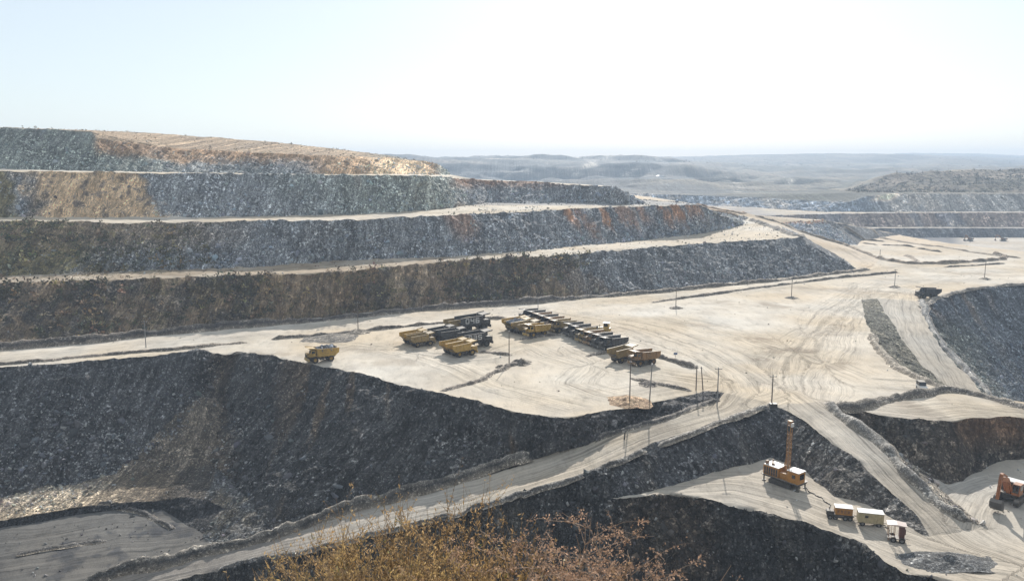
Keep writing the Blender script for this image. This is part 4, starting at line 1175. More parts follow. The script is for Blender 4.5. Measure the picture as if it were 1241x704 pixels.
for pl, w, h, lab in (
        ([(537, 475), (560, 468), (580, 462.5), (600, 452), (617, 444), (631, 441)], 2.6, 0.9, "low earth bank climbing from the pit edge to the lone light pole in the yard"),
        ([(583, 425.5), (600, 428.5), (619, 431)], 2.6, 0.9, "short dark earth bank starting at the truck numbered 035"),
        ([(631, 412), (650, 408.5), (680, 406)], 2.6, 0.9, "short earth bank below the front truck of the middle rows"),
        ([(710, 432), (728, 429), (746, 427)], 2.6, 0.9, "short earth bank between the right truck row and the rusty pair of trucks"),
        ([(798, 432), (812, 437), (830, 442), (846, 446)], 3.0, 1.2, "rocky dark bank running right from the rusty trucks to the twin posts"),
        ([(765, 458), (790, 463), (815, 469), (838, 474)], 2.6, 1.0, "earth bank behind the two poles at the right end of the yard")):
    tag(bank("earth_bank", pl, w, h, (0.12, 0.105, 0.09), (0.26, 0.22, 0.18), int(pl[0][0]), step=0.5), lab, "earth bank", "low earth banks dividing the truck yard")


def mound(name, px, py, r, h, col, lab, cat="mound", grp=None, seed=1, el=1.0, pale=(0.3, 0.26, 0.21)):
    x0, y0, z0 = seat(px, py)
    n = 30
    g = np.linspace(-1, 1, n); X, Y = np.meshgrid(g, g)
    q = np.stack([X.ravel(), Y.ravel(), np.zeros(n * n)], 1)
    rr = np.hypot(q[:, 0], q[:, 1]) * (1 + 0.35 * fbm(q * 1.0, 0.6, 3, seed))
    z = np.clip(1 - rr, -0.12, 1) ** 1.0 * (1 + 0.5 * fbm(q, 0.25, 3, seed + 3)) * h + 0.12 * h * fbm(q, 0.1, 2, seed + 5) * (rr < 0.95)
    P = np.stack([x0 + q[:, 0] * r * 1.3 * el, y0 + q[:, 1] * r * 1.3, z0 + z], 1)
    I = np.arange(n * n).reshape(n, n)
    f = np.stack([I[:-1, :-1], I[:-1, 1:], I[1:, 1:], I[1:, :-1]], -1).reshape(-1, 4)
    f = f[(rr[f] < 1.12).any(1)]
    mf = np.clip(0.4 + 1.2 * fbm(P, 0.9, 3, seed + 9), 0, 1)[:, None]
    c = np.array(col) * (1 - mf) + np.array(pale) * mf
    return tag(np_mesh(name, P, f, M_EARTH, None, True, {"Col": ('FLOAT_COLOR', np.c_[c, np.ones(len(c))])}), lab, cat, grp)


# ------------------------------------------------------------------ paint and metal
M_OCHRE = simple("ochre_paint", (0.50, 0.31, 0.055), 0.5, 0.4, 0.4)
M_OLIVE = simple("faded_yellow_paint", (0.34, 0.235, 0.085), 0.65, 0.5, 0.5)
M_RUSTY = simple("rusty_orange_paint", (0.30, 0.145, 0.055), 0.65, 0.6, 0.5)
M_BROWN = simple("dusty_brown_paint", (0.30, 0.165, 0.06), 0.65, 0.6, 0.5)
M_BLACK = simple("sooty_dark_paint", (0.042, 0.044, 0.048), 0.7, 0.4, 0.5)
M_STEEL = simple("dark_steel", (0.06, 0.058, 0.056), 0.6, 0.4, 0.45)
M_INNER = simple("worn_body_floor", (0.085, 0.08, 0.075), 0.55, 0.4, 0.2)
M_TYRE = simple("tyre_rubber", (0.022, 0.021, 0.02), 0.85, 0.2, 0.25)
M_GLASS = simple("dark_glass", (0.012, 0.016, 0.02), 0.08, 0.0, 0.0, spec=0.8)
M_WHITE = simple("white_paint", (0.72, 0.71, 0.68), 0.45, 0.2, 0.15)
M_CREAM = simple("cream_paint", (0.52, 0.44, 0.26), 0.55, 0.3, 0.3)
M_ORANGE = simple("orange_paint", (0.50, 0.22, 0.03), 0.5, 0.3, 0.45)
M_REDOR = simple("red_orange_paint", (0.38, 0.13, 0.035), 0.55, 0.5, 0.3)
M_MAST = simple("mast_paint", (0.46, 0.22, 0.05), 0.5, 0.5, 0.2)
M_MAROON = simple("maroon_paint", (0.12, 0.04, 0.035), 0.6, 0.4, 0.3)
M_GREYMET = simple("grey_metal", (0.24, 0.24, 0.24), 0.5, 0.3, 0.3, scale=3)
M_WOOD = simple("weathered_pole", (0.16, 0.135, 0.115), 0.8, 0.4, 0.0, scale=2)
M_LAMP = simple("headlight_glass", (0.6, 0.6, 0.57), 0.15, 0.05, 0.0, spec=0.8)
M_PINK = simple("pale_pink_roof", (0.62, 0.50, 0.45), 0.5, 0.2, 0.3)
M_CABLE = simple("black_cable", (0.05, 0.048, 0.045), 0.7, 0.2, 0.5)
M_BLUE = simple("blue_sign", (0.08, 0.14, 0.25), 0.5, 0.2, 0.1)

SEG7 = {'0': 'abcdef', '4': 'fgbc', '6': 'afgedc', '3': 'abgcd', '5': 'afgcd'}


def digits(mb, text, x0, y, z0, w, h, gap, t, depth):
    for ch in text:
        s = SEG7[ch]; zm = z0 + h / 2
        for k, (a, b, c, d) in dict(a=(0, w, h - t, h), d=(0, w, 0, t), g=(0, w, h / 2 - t / 2, h / 2 + t / 2), f=(0, t, h / 2, h), b=(w - t, w, h / 2, h), e=(0, t, 0, h / 2), c=(w - t, w, 0, h / 2)).items():
            if k in s: mb.box(x0 + a, x0 + b, y - depth, y, z0 + c, z0 + d)
        x0 += w + gap


def wheel(parent, x, y, r, w, rimmat, dual=False):
    s = 1 if y > 0 else -1
    hw = w / 2
    prof = [(r * 0.52, -hw), (r * 0.9, -hw), (r, -hw * 0.78), (r, -0.04), (r * (0.86 if dual else 0.99), -0.03), (r * (0.86 if dual else 0.99), 0.03), (r, 0.04), (r, hw * 0.78), (r * 0.9, hw), (r * 0.52, hw)]
    wo = MB().lathe_y(prof, (x, y, r), 24)
    for i in range(24):   # tread lugs
        t = 2 * math.pi * i / 24
        M = Matrix.Translation((x, y, r)) @ Matrix.Rotation(t, 4, 'Y')
        wo.box(r - 0.03, r + 0.035, -hw * 0.8, -0.06, -0.06, 0.06, M); wo.box(r - 0.03, r + 0.035, 0.06, hw * 0.8, -0.06 + 0.09, 0.06 + 0.09, M)
    o = wo.build("wheel", M_TYRE, parent, False)
    rim = MB().lathe_y([(0.02, -hw * 0.5), (r * 0.2, -hw * 0.55), (r * 0.25, -hw * 0.3), (r * 0.45, -hw * 0.4), (r * 0.53, -hw * 0.95), (r * 0.53, hw * 0.95), (r * 0.45, hw * 0.4), (r * 0.25, hw * 0.3), (r * 0.2, hw * 0.55), (0.02, hw * 0.5)], (x, y, r), 16)
    rim.build("rim", rimmat, o)
    return o


def make_truck(paint, label, number=None):
    t = empty("dump_truck")
    ch = MB()
    for s in (-1, 1): ch.prism([(-4.0, 1.25), (4.3, 1.0), (4.3, 1.5), (-4.0, 1.75)], s * 0.75 - 0.16, s * 0.75 + 0.16)
    for x in (-4.0, -1.0, 1.4, 4.1): ch.box(x - 0.15, x + 0.15, -0.6, 0.6, 1.15, 1.6)
    ch.tube((-2.3, -1.5, 1.05), (-2.3, 1.5, 1.05), 0.34, n=12); ch.tube((2.7, -1.5, 1.05), (2.7, 1.5, 1.05), 0.2, n=10)
    ch.tube((0.6, -1.6, 1.15), (0.6, -0.95, 1.15), 0.45, n=12); ch.box(-0.3, 1.2, 0.95, 1.65, 0.75, 1.5, c=0.06)      # air tank, fuel tank
    for s in (-1, 1): ch.tube((0.4, s * 0.45, 1.3), (-0.9, s * 0.45, 2.1), 0.13)                                     # hoist rams
    ch.build("chassis", M_STEEL, t)
    d = MB()
    side = [(-4.9, 2.75), (-3.7, 1.85), (1.9, 2.02), (2.15, 4.25), (-4.95, 3.95)]
    for s in (-1, 1):
        d.prism(side, s * 2.0 - 0.07, s * 2.0 + 0.07)
        for x in (-3.4, -2.1, -0.8, 0.5, 1.7):
            d.prism([(x - 0.12, 1.95), (x + 0.12, 1.95), (x + 0.14, 4.0), (x - 0.10, 4.0)], s * 2.13 - 0.055, s * 2.13 + 0.055)
        d.prism([(-4.97, 3.93), (2.2, 4.23), (2.2, 4.42), (-4.97, 4.12)], s * 2.08 - 0.13, s * 2.08 + 0.13)
    d.prism([(1.92, 2.02), (2.08, 2.02), (2.36, 4.40), (2.18, 4.40)], -1.93, 1.93)
    d.prism([(-3.9, 1.78), (1.92, 1.93), (1.92, 2.06), (-3.9, 1.92)], -1.93, 1.93)
    for x in (-3.0, -1.6, -0.2, 1.1): d.box(x - 0.12, x + 0.12, -1.9, 1.9, 1.62, 1.80)
    body = d.build("dump_body", paint, t)
    MB().prism([(-4.92, 2.80), (-3.68, 1.925), (1.9, 2.065), (1.9, 2.10), (-3.66, 1.965), (-4.92, 2.86)], -1.92, 1.92).build("body_floor", M_INNER, body)
    cn = MB()
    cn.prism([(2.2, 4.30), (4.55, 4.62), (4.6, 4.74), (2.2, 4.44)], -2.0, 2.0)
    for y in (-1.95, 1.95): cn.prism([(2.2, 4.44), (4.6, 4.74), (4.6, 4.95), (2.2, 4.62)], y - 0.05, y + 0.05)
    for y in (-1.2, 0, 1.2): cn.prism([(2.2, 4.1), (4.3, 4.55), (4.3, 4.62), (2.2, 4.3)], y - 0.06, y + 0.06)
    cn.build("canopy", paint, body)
    if number:
        n = MB(); digits(n, number, -3.5, -2.19, 2.45, 1.15, 1.45, 0.45, 0.22, 0.04); n.build("number", M_WHITE, body)
    # cab, bonnet, deck
    c = MB(); c.prism([(2.55, 2.35), (4.05, 2.35), (4.15, 3.2), (3.9, 4.1), (2.55, 4.1)], 0.25, 1.85)
    cab = c.build("cab", paint, t)
    w = MB(); w.prism([(4.10, 3.12), (4.17, 3.15), (3.96, 3.98), (3.89, 3.95)], 0.38, 1.72)
    w.box(2.75, 3.75, 1.83, 1.875, 3.1, 3.9); w.box(2.75, 3.75, 0.225, 0.27, 3.1, 3.9)
    w.build("window", M_GLASS, cab)
    h = MB(); h.prism([(2.5, 1.6), (4.7, 1.5), (4.7, 2.75), (4.3, 3.0), (2.5, 3.05)], -1.75, 0.1)
    hood = h.build("engine_hood", paint, t)
    g = MB(); g.box(4.69, 4.76, -1.55, -0.1, 1.6, 2.65)
    for i in range(7): g.box(4.75, 4.80, -1.55, -0.1, 1.66 + i * 0.14, 1.71 + i * 0.14)
    g.build("grille", M_STEEL, hood)
    k = MB(); k.box(2.45, 4.65, 0.12, 2.05, 2.22, 2.33); k.box(2.45, 4.65, -2.05, -1.76, 2.22, 2.33)
    for s in (-1, 1): k.prism([(1.5, 2.1), (1.6, 2.35), (2.45, 2.33), (3.9, 2.3), (3.9, 2.2), (2.5, 2.2)], s * 1.95 - 0.35, s * 1.95 + 0.1)
    k.build("deck", paint, t)
    b = MB(); b.box(4.5, 4.95, -1.9, 1.9, 0.75, 1.45, c=0.08); b.box(4.6, 4.85, -1.9, 1.9, 1.45, 1.56); b.build("bumper", paint, t)
    for y in (-1.72, 1.72):
        MB().lathe_y([(0.01, -0.06), (0.16, -0.06), (0.18, 0.06), (0.01, 0.06)], (0, 0, 0), 12)
        hl = MB(); hl.tube((4.93, y, 1.1), (5.0, y, 1.1), 0.17, 0.15, 12); hl.build("headlight", M_LAMP, t)
    r = MB()
    for s in (0.2, 2.0): r.path([(4.6, s, 2.33), (4.6, s, 3.25)], 0.035)
    r.path([(4.6, 0.2, 3.25), (4.6, 2.0, 3.25)], 0.035); r.path([(4.6, 0.2, 2.8), (4.6, 2.0, 2.8)], 0.03)
    r.build("handrail", paint, t); r = MB()
    r.path([(4.6, -1.9, 2.33), (4.6, -1.9, 3.3), (2.6, -1.9, 3.3), (2.6, -1.9, 2.33)], 0.035)
    r.build("handrail", paint, t)
    l = MB()
    for y in (0.45, 0.95): l.path([(5.02, y, 0.6), (4.7, y, 2.3)], 0.035)
    for i in range(6): l.path([(5.02 - 0.32 * i / 5.5, 0.45, 0.65 + i * 0.3), (5.02 - 0.32 * i / 5.5, 0.95, 0.65 + i * 0.3)], 0.03)
    l.build("ladder", M_STEEL, t)
    MB().tube((2.3, -1.55, 2.9), (2.3, -1.55, 4.1), 0.11, n=10).build("exhaust_pipe", M_STEEL, t)
    wheel(t, 2.7, 1.6, 1.02, 0.75, paint); wheel(t, 2.7, -1.6, 1.02, 0.75, paint)
    wheel(t, -2.3, 1.35, 1.02, 1.35, paint, True); wheel(t, -2.3, -1.35, 1.02, 1.35, paint, True)
    return tag(t, label, "dump truck")


def copy_tree(o, parent=None):
    c = o.copy(); COL.objects.link(c)
    if parent: c.parent = parent
    for ch in list(o.children): copy_tree(ch, c)
    return c


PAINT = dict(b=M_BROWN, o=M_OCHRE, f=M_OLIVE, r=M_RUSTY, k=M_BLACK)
proto = {}
G1, G2, G3, G4 = "dump trucks parked in the left cluster", "dump trucks parked in the two middle rows", "dump trucks parked in the right row", "rusty pair of trucks at the end of the yard"
TRUCKS = [  # px, py, heading, paint, scale, number, group, label
    (501, 415.5, 33, 'o', 0.93, None, G1, "yellow dump truck, leftmost of the cluster beside the numbered trucks"),
    (514.5, 418.5, 33, 'f', 0.93, None, G1, "faded dump truck standing close in front of the leftmost yellow truck"),
    (535, 411, 33, 'k', 0.97, None, G1, "dark dump truck behind the two leftmost yellow trucks"),
    (549, 414, 33, 'k', 1.0, None, G1, "dark dump truck right of another dark one and left of the 035 truck"),
    (551.5, 427, 33, 'o', 0.93, None, G1, "yellow dump truck half hidden by the nearest truck of the cluster"),
    (563.5, 430.5, 33, 'o', 0.97, None, G1, "yellow dump truck with ribbed sides, nearest to the camera in its cluster"),
    (572, 400, 30, 'k', 1.28, "046", G1, "tall black dump truck with white number 046 on its side"),
    (578, 419.5, 30, 'k', 1.12, "035", G1, "black dump truck with white number 035 on its side"),
    (555, 400, 33, 'f', 1.0, None, G1, "brown faded dump truck standing left of the 046 truck"),
    (623.5, 399.5, 33, 'o', 1.0, None, G2, "yellow dump truck, furthest left of the middle rows, tail to the left"),
    (629.5, 401.5, 33, 'o', 1.0, None, G2, "yellow dump truck heaped with grey rock in the middle rows"),
    (637, 404.5, 33, 'f', 1.0, None, G2, "faded dump truck right of the one heaped with grey rock"),
    (651, 407, 213, 'o', 1.0, None, G2, "yellow dump truck at the front of the middle rows, cab to the left"),
    (680.5, 402, 213, 'f', 1.0, None, G2, "faded yellow dump truck at the right end of the middle rows"),
    (673.5, 399, 213, 'b', 1.0, None, G2, "second truck from the right end of the middle rows"),
    (666.5, 396.2, 213, 'k', 1.0, None, G2, "third truck from the right end of the middle rows"),
    (659.5, 393.4, 213, 'b', 1.0, None, G2, "fourth truck from the right end of the middle rows"),
    (652.5, 390.7, 213, 'k', 1.0, None, G2, "fifth truck from the right end of the middle rows, dark"),
    (645.5, 388, 213, 'k', 1.0, None, G2, "dark truck at the far back end of the middle rows"),
    (697.5, 406, 213, 'k', 1.0, None, G3, "grey dark truck at the far left end of the right row"),
    (706, 409.5, 213, 'k', 1.0, None, G3, "dark truck second from the far end of the right row"),
    (715, 413.2, 213, 'f', 1.0, None, G3, "faded yellow truck third from the far end of the right row"),
    (723.5, 416.8, 213, 'b', 1.0, None, G3, "brown truck third from the near end of the right row"),
    (732.5, 420.5, 213, 'k', 1.0, None, G3, "dark truck next to the nearest one of the right row"),
    (741, 424.2, 213, 'k', 1.0, None, G3, "dark truck at the near end of the right row"),
    (755, 437.5, 30, 'f', 1.0, None, G4, "worn yellow dump truck with its tail to the left, beside the right truck row"),
    (780, 441.5, 207, 'b', 1.0, None, G4, "brown rusty dump truck with its cab to the left above the two poles"),
    (390.5, 437.5, 217, 'o', 1.0, None, None, "yellow dump truck loaded with grey rock alone near the pit edge"),
    (1124.5, 361, 184, 'k', 1.05, None, None, "dark dump truck driving alone on the haul road at the right"),
]
LOADS = []
for (px, py, hd, pk, sc_, num, grp, lab) in TRUCKS:
    key = (pk, num)
    if key not in proto: proto[key] = make_truck(PAINT[pk], lab, num); t = proto[key]
    else: t = copy_tree(proto[key])
    x, y, z = seat(px, py); jj = rng.normal() * 0.5; x += jj * math.cos(math.radians(hd)); y += jj * math.sin(math.radians(hd)); z = gz(x, y)
    t.location = (x, y, z + 0.02); t.rotation_euler = (0, 0, math.radians(hd + rng.normal() * 3.0)); t.scale = (sc_,) * 3
    t["label"] = lab; t["category"] = "dump truck"
    if grp: t["group"] = grp
    elif "group" in t: del t["group"]
    if "grey rock" in lab and "right of" not in lab: LOADS.append((t, lab))
for t, lab in LOADS:
    k = 260
    q = np.stack([rng.uniform(-4.3, 1.7, k), rng.uniform(-1.75, 1.75, k), np.zeros(k)], 1)
    hgt = 4.05 + 0.75 * (1 - (q[:, 1] / 1.9) ** 2) * (1 - ((q[:, 0] + 1.3) / 3.6) ** 2) - 0.3
    q[:, 2] = hgt - rng.random(k) * 0.35
    rz = t.rotation_euler.z; ca, sa = math.cos(rz), math.sin(rz)
    P = np.stack([t.location.x + q[:, 0] * ca - q[:, 1] * sa, t.location.y + q[:, 0] * sa + q[:, 1] * ca, t.location.z + q[:, 2]], 1)
    S = rng.uniform(0.5, 1.25, k); C = np.array((0.17, 0.18, 0.20)) * np.exp(rng.normal(0, 0.4, k))[:, None]
    tag(stones("rock_load", P, S, np.clip(C, 0.03, 0.5)), "heap of grey broken rock filling the " + ("lone yellow truck near the pit edge" if "alone" in lab else "yellow truck in the middle rows"), "rock load")

# ------------------------------------------------------------------ tracked machines
def crawler(mb, x0, x1, y, w, r):
    n = 10; pts = []
    for i in range(n + 1):
        a = math.pi / 2 + math.pi * i / n; pts.append((x0 + r * math.cos(a), r + r * math.sin(a)))
    for i in range(n + 1):
        a = -math.pi / 2 + math.pi * i / n; pts.append((x1 + r * math.cos(a), r + r * math.sin(a)))
    mb.prism(pts, y - w / 2, y + w / 2)
    L = x1 - x0; k = int(L / 0.28)
    for i in range(k):
        x = x0 + (i + 0.5) * L / k
        mb.box(x - 0.05, x + 0.05, y - w / 2 - 0.02, y + w / 2 + 0.02, 2 * r - 0.01, 2 * r + 0.05)
    for i in range(6):
        x = x0 + L * i / 5
        for s in (-1, 1): mb.tube((x, y + s * (w / 2 - 0.02), r), (x, y + s * (w / 2 + 0.04), r), r * 0.62, n=12)


def bulldozer(px, py, hd):
    t = empty("bulldozer", seat(px, py), math.radians(hd), "bulldozer with a white cab roof standing behind the right truck row", "bulldozer")
    for y in (-1.1, 1.1):
        m = MB(); crawler(m, -1.5, 1.5, y, 0.6, 0.5); m.build("track", M_STEEL, t)
    b = MB(); b.box(-1.9, 0.2, -0.8, 0.8, 0.7, 1.9, c=0.06); b.prism([(0.2, 0.7), (2.0, 0.7), (2.0, 1.9), (0.2, 2.1)], -0.7, 0.7); b.build("hull", M_OCHRE, t)
    c = MB(); c.prism([(-1.4, 1.9), (0.1, 1.9), (0.0, 3.3), (-1.4, 3.3)], -0.75, 0.75); cab = c.build("cab", M_OCHRE, t)
    MB().box(-1.6, 0.25, -0.95, 0.95, 3.3, 3.46, c=0.04).build("roof", M_WHITE, cab)
    w = MB(); w.box(-1.2, -0.1, -0.78, 0.78, 2.4, 3.15); w.prism([(0.04, 2.35), (0.1, 2.35), (0.03, 3.15), (-0.02, 3.15)], -0.6, 0.6); w.build("window", M_GLASS, cab)
    bl_ = MB(); bl_.prism([(2.9, 0.15), (3.05, 0.1), (2.85, 0.7), (2.9, 1.4), (2.75, 1.4), (2.68, 0.7)], -1.9, 1.9)
    for y in (-1.55, 1.55): bl_.prism([(-0.2, 0.4), (2.8, 0.35), (2.8, 0.6), (-0.2, 0.7)], y - 0.12, y + 0.12)
    bl_.build("blade", M_STEEL, t)
    MB().tube((1.2, 0.4, 1.9), (1.2, 0.4, 2.9), 0.08).build("exhaust_pipe", M_STEEL, t)
    t.scale = (1.25,) * 3


bulldozer(732, 405, 160)


def excavator(px, py, hd, lab, sc=1.0, paint=M_REDOR, grp=None):
    t = empty("excavator", seat(px, py), math.radians(hd), lab, "excavator", grp)
    for y in (-1.35, 1.35):
        m = MB(); crawler(m, -1.9, 1.9, y, 0.65, 0.5); m.build("track", M_STEEL, t)
    MB().box(-1.2, 1.2, -1.1, 1.1, 0.55, 1.1, c=0.1).tube((0, 0, 1.1), (0, 0, 1.3), 0.9, n=20).build("undercarriage", M_STEEL, t)
    h = MB(); h.box(-2.6, 1.5, -1.5, 1.5, 1.3, 1.5); h.box(-2.3, 0.4, -1.5, -0.45, 1.5, 2.75, c=0.08); h.box(-2.3, -0.4, -0.44, 1.5, 1.5, 2.6, c=0.08)
    house = h.build("house", M_STEEL, t)
    MB().box(-2.0, -0.2, -1.35, 1.35, 2.76, 2.88, c=0.03).build("engine_cover", M_WHITE, house)
    cw = MB(); cw.prism([(-3.2, 1.45), (-2.62, 1.35), (-2.62, 2.5), (-3.1, 2.4)], -1.5, 1.5); cw.build("counterweight", paint, house)
    c = MB(); c.prism([(0.1, 1.5), (1.6, 1.5), (1.7, 2.3), (1.35, 3.15), (0.1, 3.15)], 0.45, 1.5); cab = c.build("cab", paint, t)
    w = MB(); w.prism([(1.66, 1.9), (1.73, 2.3), (1.42, 3.05), (1.36, 3.05), (1.62, 2.3)], 0.55, 1.4); w.box(0.3, 1.3, 1.48, 1.53, 2.2, 3.0); w.build("window", M_GLASS, cab)
    b = MB(); b.prism([(1.0, 1.6), (1.5, 1.55), (2.9, 3.7), (5.3, 4.6), (5.35, 5.0), (5.0, 5.05), (2.5, 4.3), (1.9, 3.6)], -0.27, 0.27)
    for s in (-1, 1): b.tube((1.3, s * 0.55, 1.7), (2.7, s * 0.45, 3.6), 0.11)
    b.tube((2.6, 0, 4.45), (4.7, 0, 5.5), 0.12)
    b.build("boom", paint, t)
    st_ = MB(); st_.prism([(4.75, 5.6), (5.25, 5.55), (5.55, 4.75), (6.1, 1.9), (5.85, 1.8), (5.1, 4.5)], -0.2, 0.2); st_.tube((5.35, 0, 4.9), (6.35, 0, 2.6), 0.1); st_.build("stick", paint, t)
    k = MB()
    prof = [(6.05, 1.9), (6.55, 1.5), (6.5, 0.7), (6.0, 0.25), (5.2, 0.15), (5.2, 0.25), (5.95, 0.36), (6.36, 0.75), (6.4, 1.4), (5.95, 1.75)]
    k.prism(prof, -0.75, 0.75)
    for s in (-1, 1): k.prism([(6.05, 1.85), (6.52, 1.5), (6.48, 0.72), (5.98, 0.28), (5.25, 0.2), (5.5, 1.3)], s * 0.78 - 0.04, s * 0.78 + 0.04)
    bk = k.build("bucket", M_STEEL, t)
    th = MB()
    for i in range(5): th.prism([(5.22, 0.14), (5.22, 0.27), (4.95, 0.16)], -0.7 + i * 0.33, -0.58 + i * 0.33)
    th.build("teeth", M_GREYMET, bk)
    t.scale = (sc,) * 3
    return t


excavator(1225, 606, 220, "red orange excavator with its bucket down on the floor below the brown wall", 1.38)


def drill_rig(px, py, hd):
    t = empty("drill_rig", seat(px, py), math.radians(hd), "orange blast-hole drill rig with a tall lattice mast raised on the grey bench", "drill rig")
    for y in (-1.45, 1.45):
        m = MB(); crawler(m, -2.4, 2.0, y, 0.8, 0.55); m.build("track", M_STEEL, t)
    f = MB(); f.box(-4.6, 4.3, -1.6, 1.6, 1.15, 1.55); f.box(-4.7, 4.4, -2.1, 2.1, 1.5, 1.62)
    for x in (-4.3, 4.0):
        for y in (-1.5, 1.5): f.tube((x, y, 0.15), (x, y, 1.5), 0.16); f.tube((x, y, 0.0), (x, y, 0.18), 0.42, n=12)
    f.build("deck", M_STEEL, t)
    b = MB(); b.box(-4.5, -0.6, -1.7, 1.7, 1.62, 3.7, c=0.06); house = b.build("engine_house", M_ORANGE, t)
    l = MB()
    for i in range(6): l.box(-4.2 + i * 0.58, -3.8 + i * 0.58, -1.76, -1.69, 1.8, 3.4)
    for i in range(5): l.box(-4.57, -4.49, -1.4 + i * 0.58, -1.0 + i * 0.58, 1.9, 3.4)
    l.build("louvre", M_BLACK, house)
    MB().box(-4.45, -0.7, -1.6, 1.6, 3.7, 3.82, c=0.03).build("roof", M_WHITE, house)
    e = MB(); e.tube((-3.6, 0.6, 3.8), (-3.6, 0.6, 4.6), 0.16, n=10); e.tube((-2.8, -0.5, 3.82), (-2.8, -0.5, 4.2), 0.35, n=14); e.box(-4.3, -3.9, -1.2, -0.4, 3.82, 4.5); e.build("exhaust_pipe", M_RUSTY, house)
    c = MB(); c.box(1.5, 4.3, -1.75, 0.9, 1.62, 4.1, c=0.08); cab = c.build("cab", M_ORANGE, t)
    MB().box(1.4, 4.4, -1.8, 1.0, 4.1, 4.22, c=0.03).build("roof", M_WHITE, cab)
    MB().box(2.7, 3.5, -1.79, -1.74, 2.7, 3.5).build("window", M_GLASS, cab); MB().box(4.29, 4.34, -1.2, 0.4, 2.5, 3.7).build("window", M_GLASS, cab)
    ms = MB(); x0, x1, y0, y1, zb, zt = 0.2, 0.9, -0.35, 0.35, 1.6, 14.6
    for x in (x0, x1):
        for y in (y0, y1): ms.tube((x, y, zb), (x, y, zt), 0.07, n=6)
    n = 13
    for i in range(n):
        a, c_ = zb + (zt - zb) * i / n, zb + (zt - zb) * (i + 1) / n
        s = i % 2
        for y in (y0, y1): ms.tube((x0 if s else x1, y, a), (x1 if s else x0, y, c_), 0.045, n=5); ms.tube((x0, y, a), (x1, y, a), 0.045, n=5)
        for x in (x0, x1): ms.tube((x, y0 if s else y1, a), (x, y1 if s else y0, c_), 0.045, n=5); ms.tube((x, y0, a), (x, y1, a), 0.045, n=5)
    ms.box(0.1, 1.0, -0.42, 0.42, 14.5, 14.7)
    ms.tube((-0.9, 0, 1.7), (0.1, 0, 6.5), 0.09); ms.tube((-0.9, 0.5, 1.7), (0.1, 0.5, 6.5), 0.09)
    mast = ms.build("mast", M_MAST, t)
    MB().tube((0.55, 0, 1.0), (0.55, 0, 12.6), 0.15, n=10).build("drill_rod", M_GREYMET, mast)
    MB().box(0.2, 0.9, -0.42, 0.42, 12.4, 13.6, c=0.05).build("rotary_head", M_STEEL, mast)
    MB().box(0.85, 1.25, -0.4, 0.4, 13.4, 14.2).build("lamp_box", M_WHITE, mast)
    for y in (-2.05, 2.05):
        r = MB()
        for x in (-4.5, -2.5, -0.5, 1.4): r.tube((x, y, 1.6), (x, y, 2.6), 0.03, n=5)
        r.path([(-4.5, y, 2.6), (1.4, y, 2.6)], 0.03)
        r.build("handrail", M_RUSTY, t)
    MB().box(-0.5, 1.4, -1.5, -0.7, 1.62, 3.0, c=0.05).build("hydraulic_unit", M_ORANGE, t); MB().box(-0.4, 1.3, 0.7, 1.5, 1.62, 2.8, c=0.05).build("hydraulic_unit", M_ORANGE, t)


drill_rig(951, 586, -52)


def service_truck(px, py, hd):
    t = empty("compressor_trailer", seat(px, py), math.radians(hd), "orange box on a dark multi-wheeled carrier, nearest the drill rig", "trailer", "service trailers on the drill bench")
    c = MB(); c.box(-2.7, 2.7, -0.9, 0.9, 0.85, 1.15)
    for x in (-2.4, -1.2, 0.2, 1.5, 2.4): c.box(x - 0.08, x + 0.08, -1.1, 1.1, 0.75, 0.95)
    c.box(-2.9, -1.3, -0.75, 0.75, 1.15, 1.75, c=0.08); c.tube((-2.2, 0.2, 1.75), (-2.2, 0.2, 2.3), 0.08); c.box(-1.2, 0.6, -1.15, -0.8, 0.5, 1.0, c=0.05)
    c.tube((2.7, 0, 0.95), (3.6, 0, 0.75), 0.07)
    c.build("chassis", M_BLACK, t)
    b = MB(); b.box(-1.15, 2.35, -1.05, 1.05, 1.25, 2.75, c=0.05); b.box(1.0, 2.36, -1.06, 1.06, 1.5, 1.58); bx = b.build("equipment_box", M_ORANGE, t)
    MB().box(-1.25, 2.45, -1.12, 1.12, 2.75, 2.84, c=0.03).build("roof", M_WHITE, bx)
    l = MB()
    for i in range(4): l.box(-0.8 + i * 0.7, -0.35 + i * 0.7, -1.085, -1.04, 1.6, 2.3)
    l.build("louvre", M_RUSTY, bx)
    for x in (-2.2, -1.1, 0.9, 1.9):
        for y in (-0.95, 0.95): wheel(t, x, y, 0.5, 0.35, M_GREYMET)
    t.scale = (0.92,) * 3


def van_trailer(px, py, hd):
    t = empty("cabin_trailer", seat(px, py), math.radians(hd), "cream box cabin trailer with a pale roof between orange carrier and canopy cart", "trailer", "service trailers on the drill bench")
    b = MB(); b.box(-2.5, 2.5, -1.15, 1.15, 0.75, 2.9, c=0.05)
    for x in (-1.9, -0.7, 0.5, 1.7): b.box(x - 0.03, x + 0.03, -1.17, -1.14, 0.8, 2.8)
    bx = b.build("cabin", M_CREAM, t)
    MB().box(-2.55, 2.55, -1.2, 1.2, 2.9, 3.0, c=0.03).build("roof", M_WHITE, bx)
    MB().box(-1.2, -0.55, -1.18, -1.145, 1.9, 2.4).build("window", M_GLASS, bx)
    MB().box(1.0, 1.6, -1.175, -1.148, 0.85, 2.6).build("door", M_CREAM, bx)
    c = MB(); c.box(-2.4, 2.4, -0.8, 0.8, 0.55, 0.76); c.tube((2.4, 0, 0.65), (3.7, 0, 0.5), 0.07); c.tube((-2.4, 0.3, 0.65), (-3.1, 0, 0.6), 0.05); c.build("chassis", M_STEEL, t)
    for x in (-1.6, 1.6):
        for y in (-1.0, 1.0): wheel(t, x, y, 0.5, 0.3, M_GREYMET)
    t.scale = (0.93,) * 3


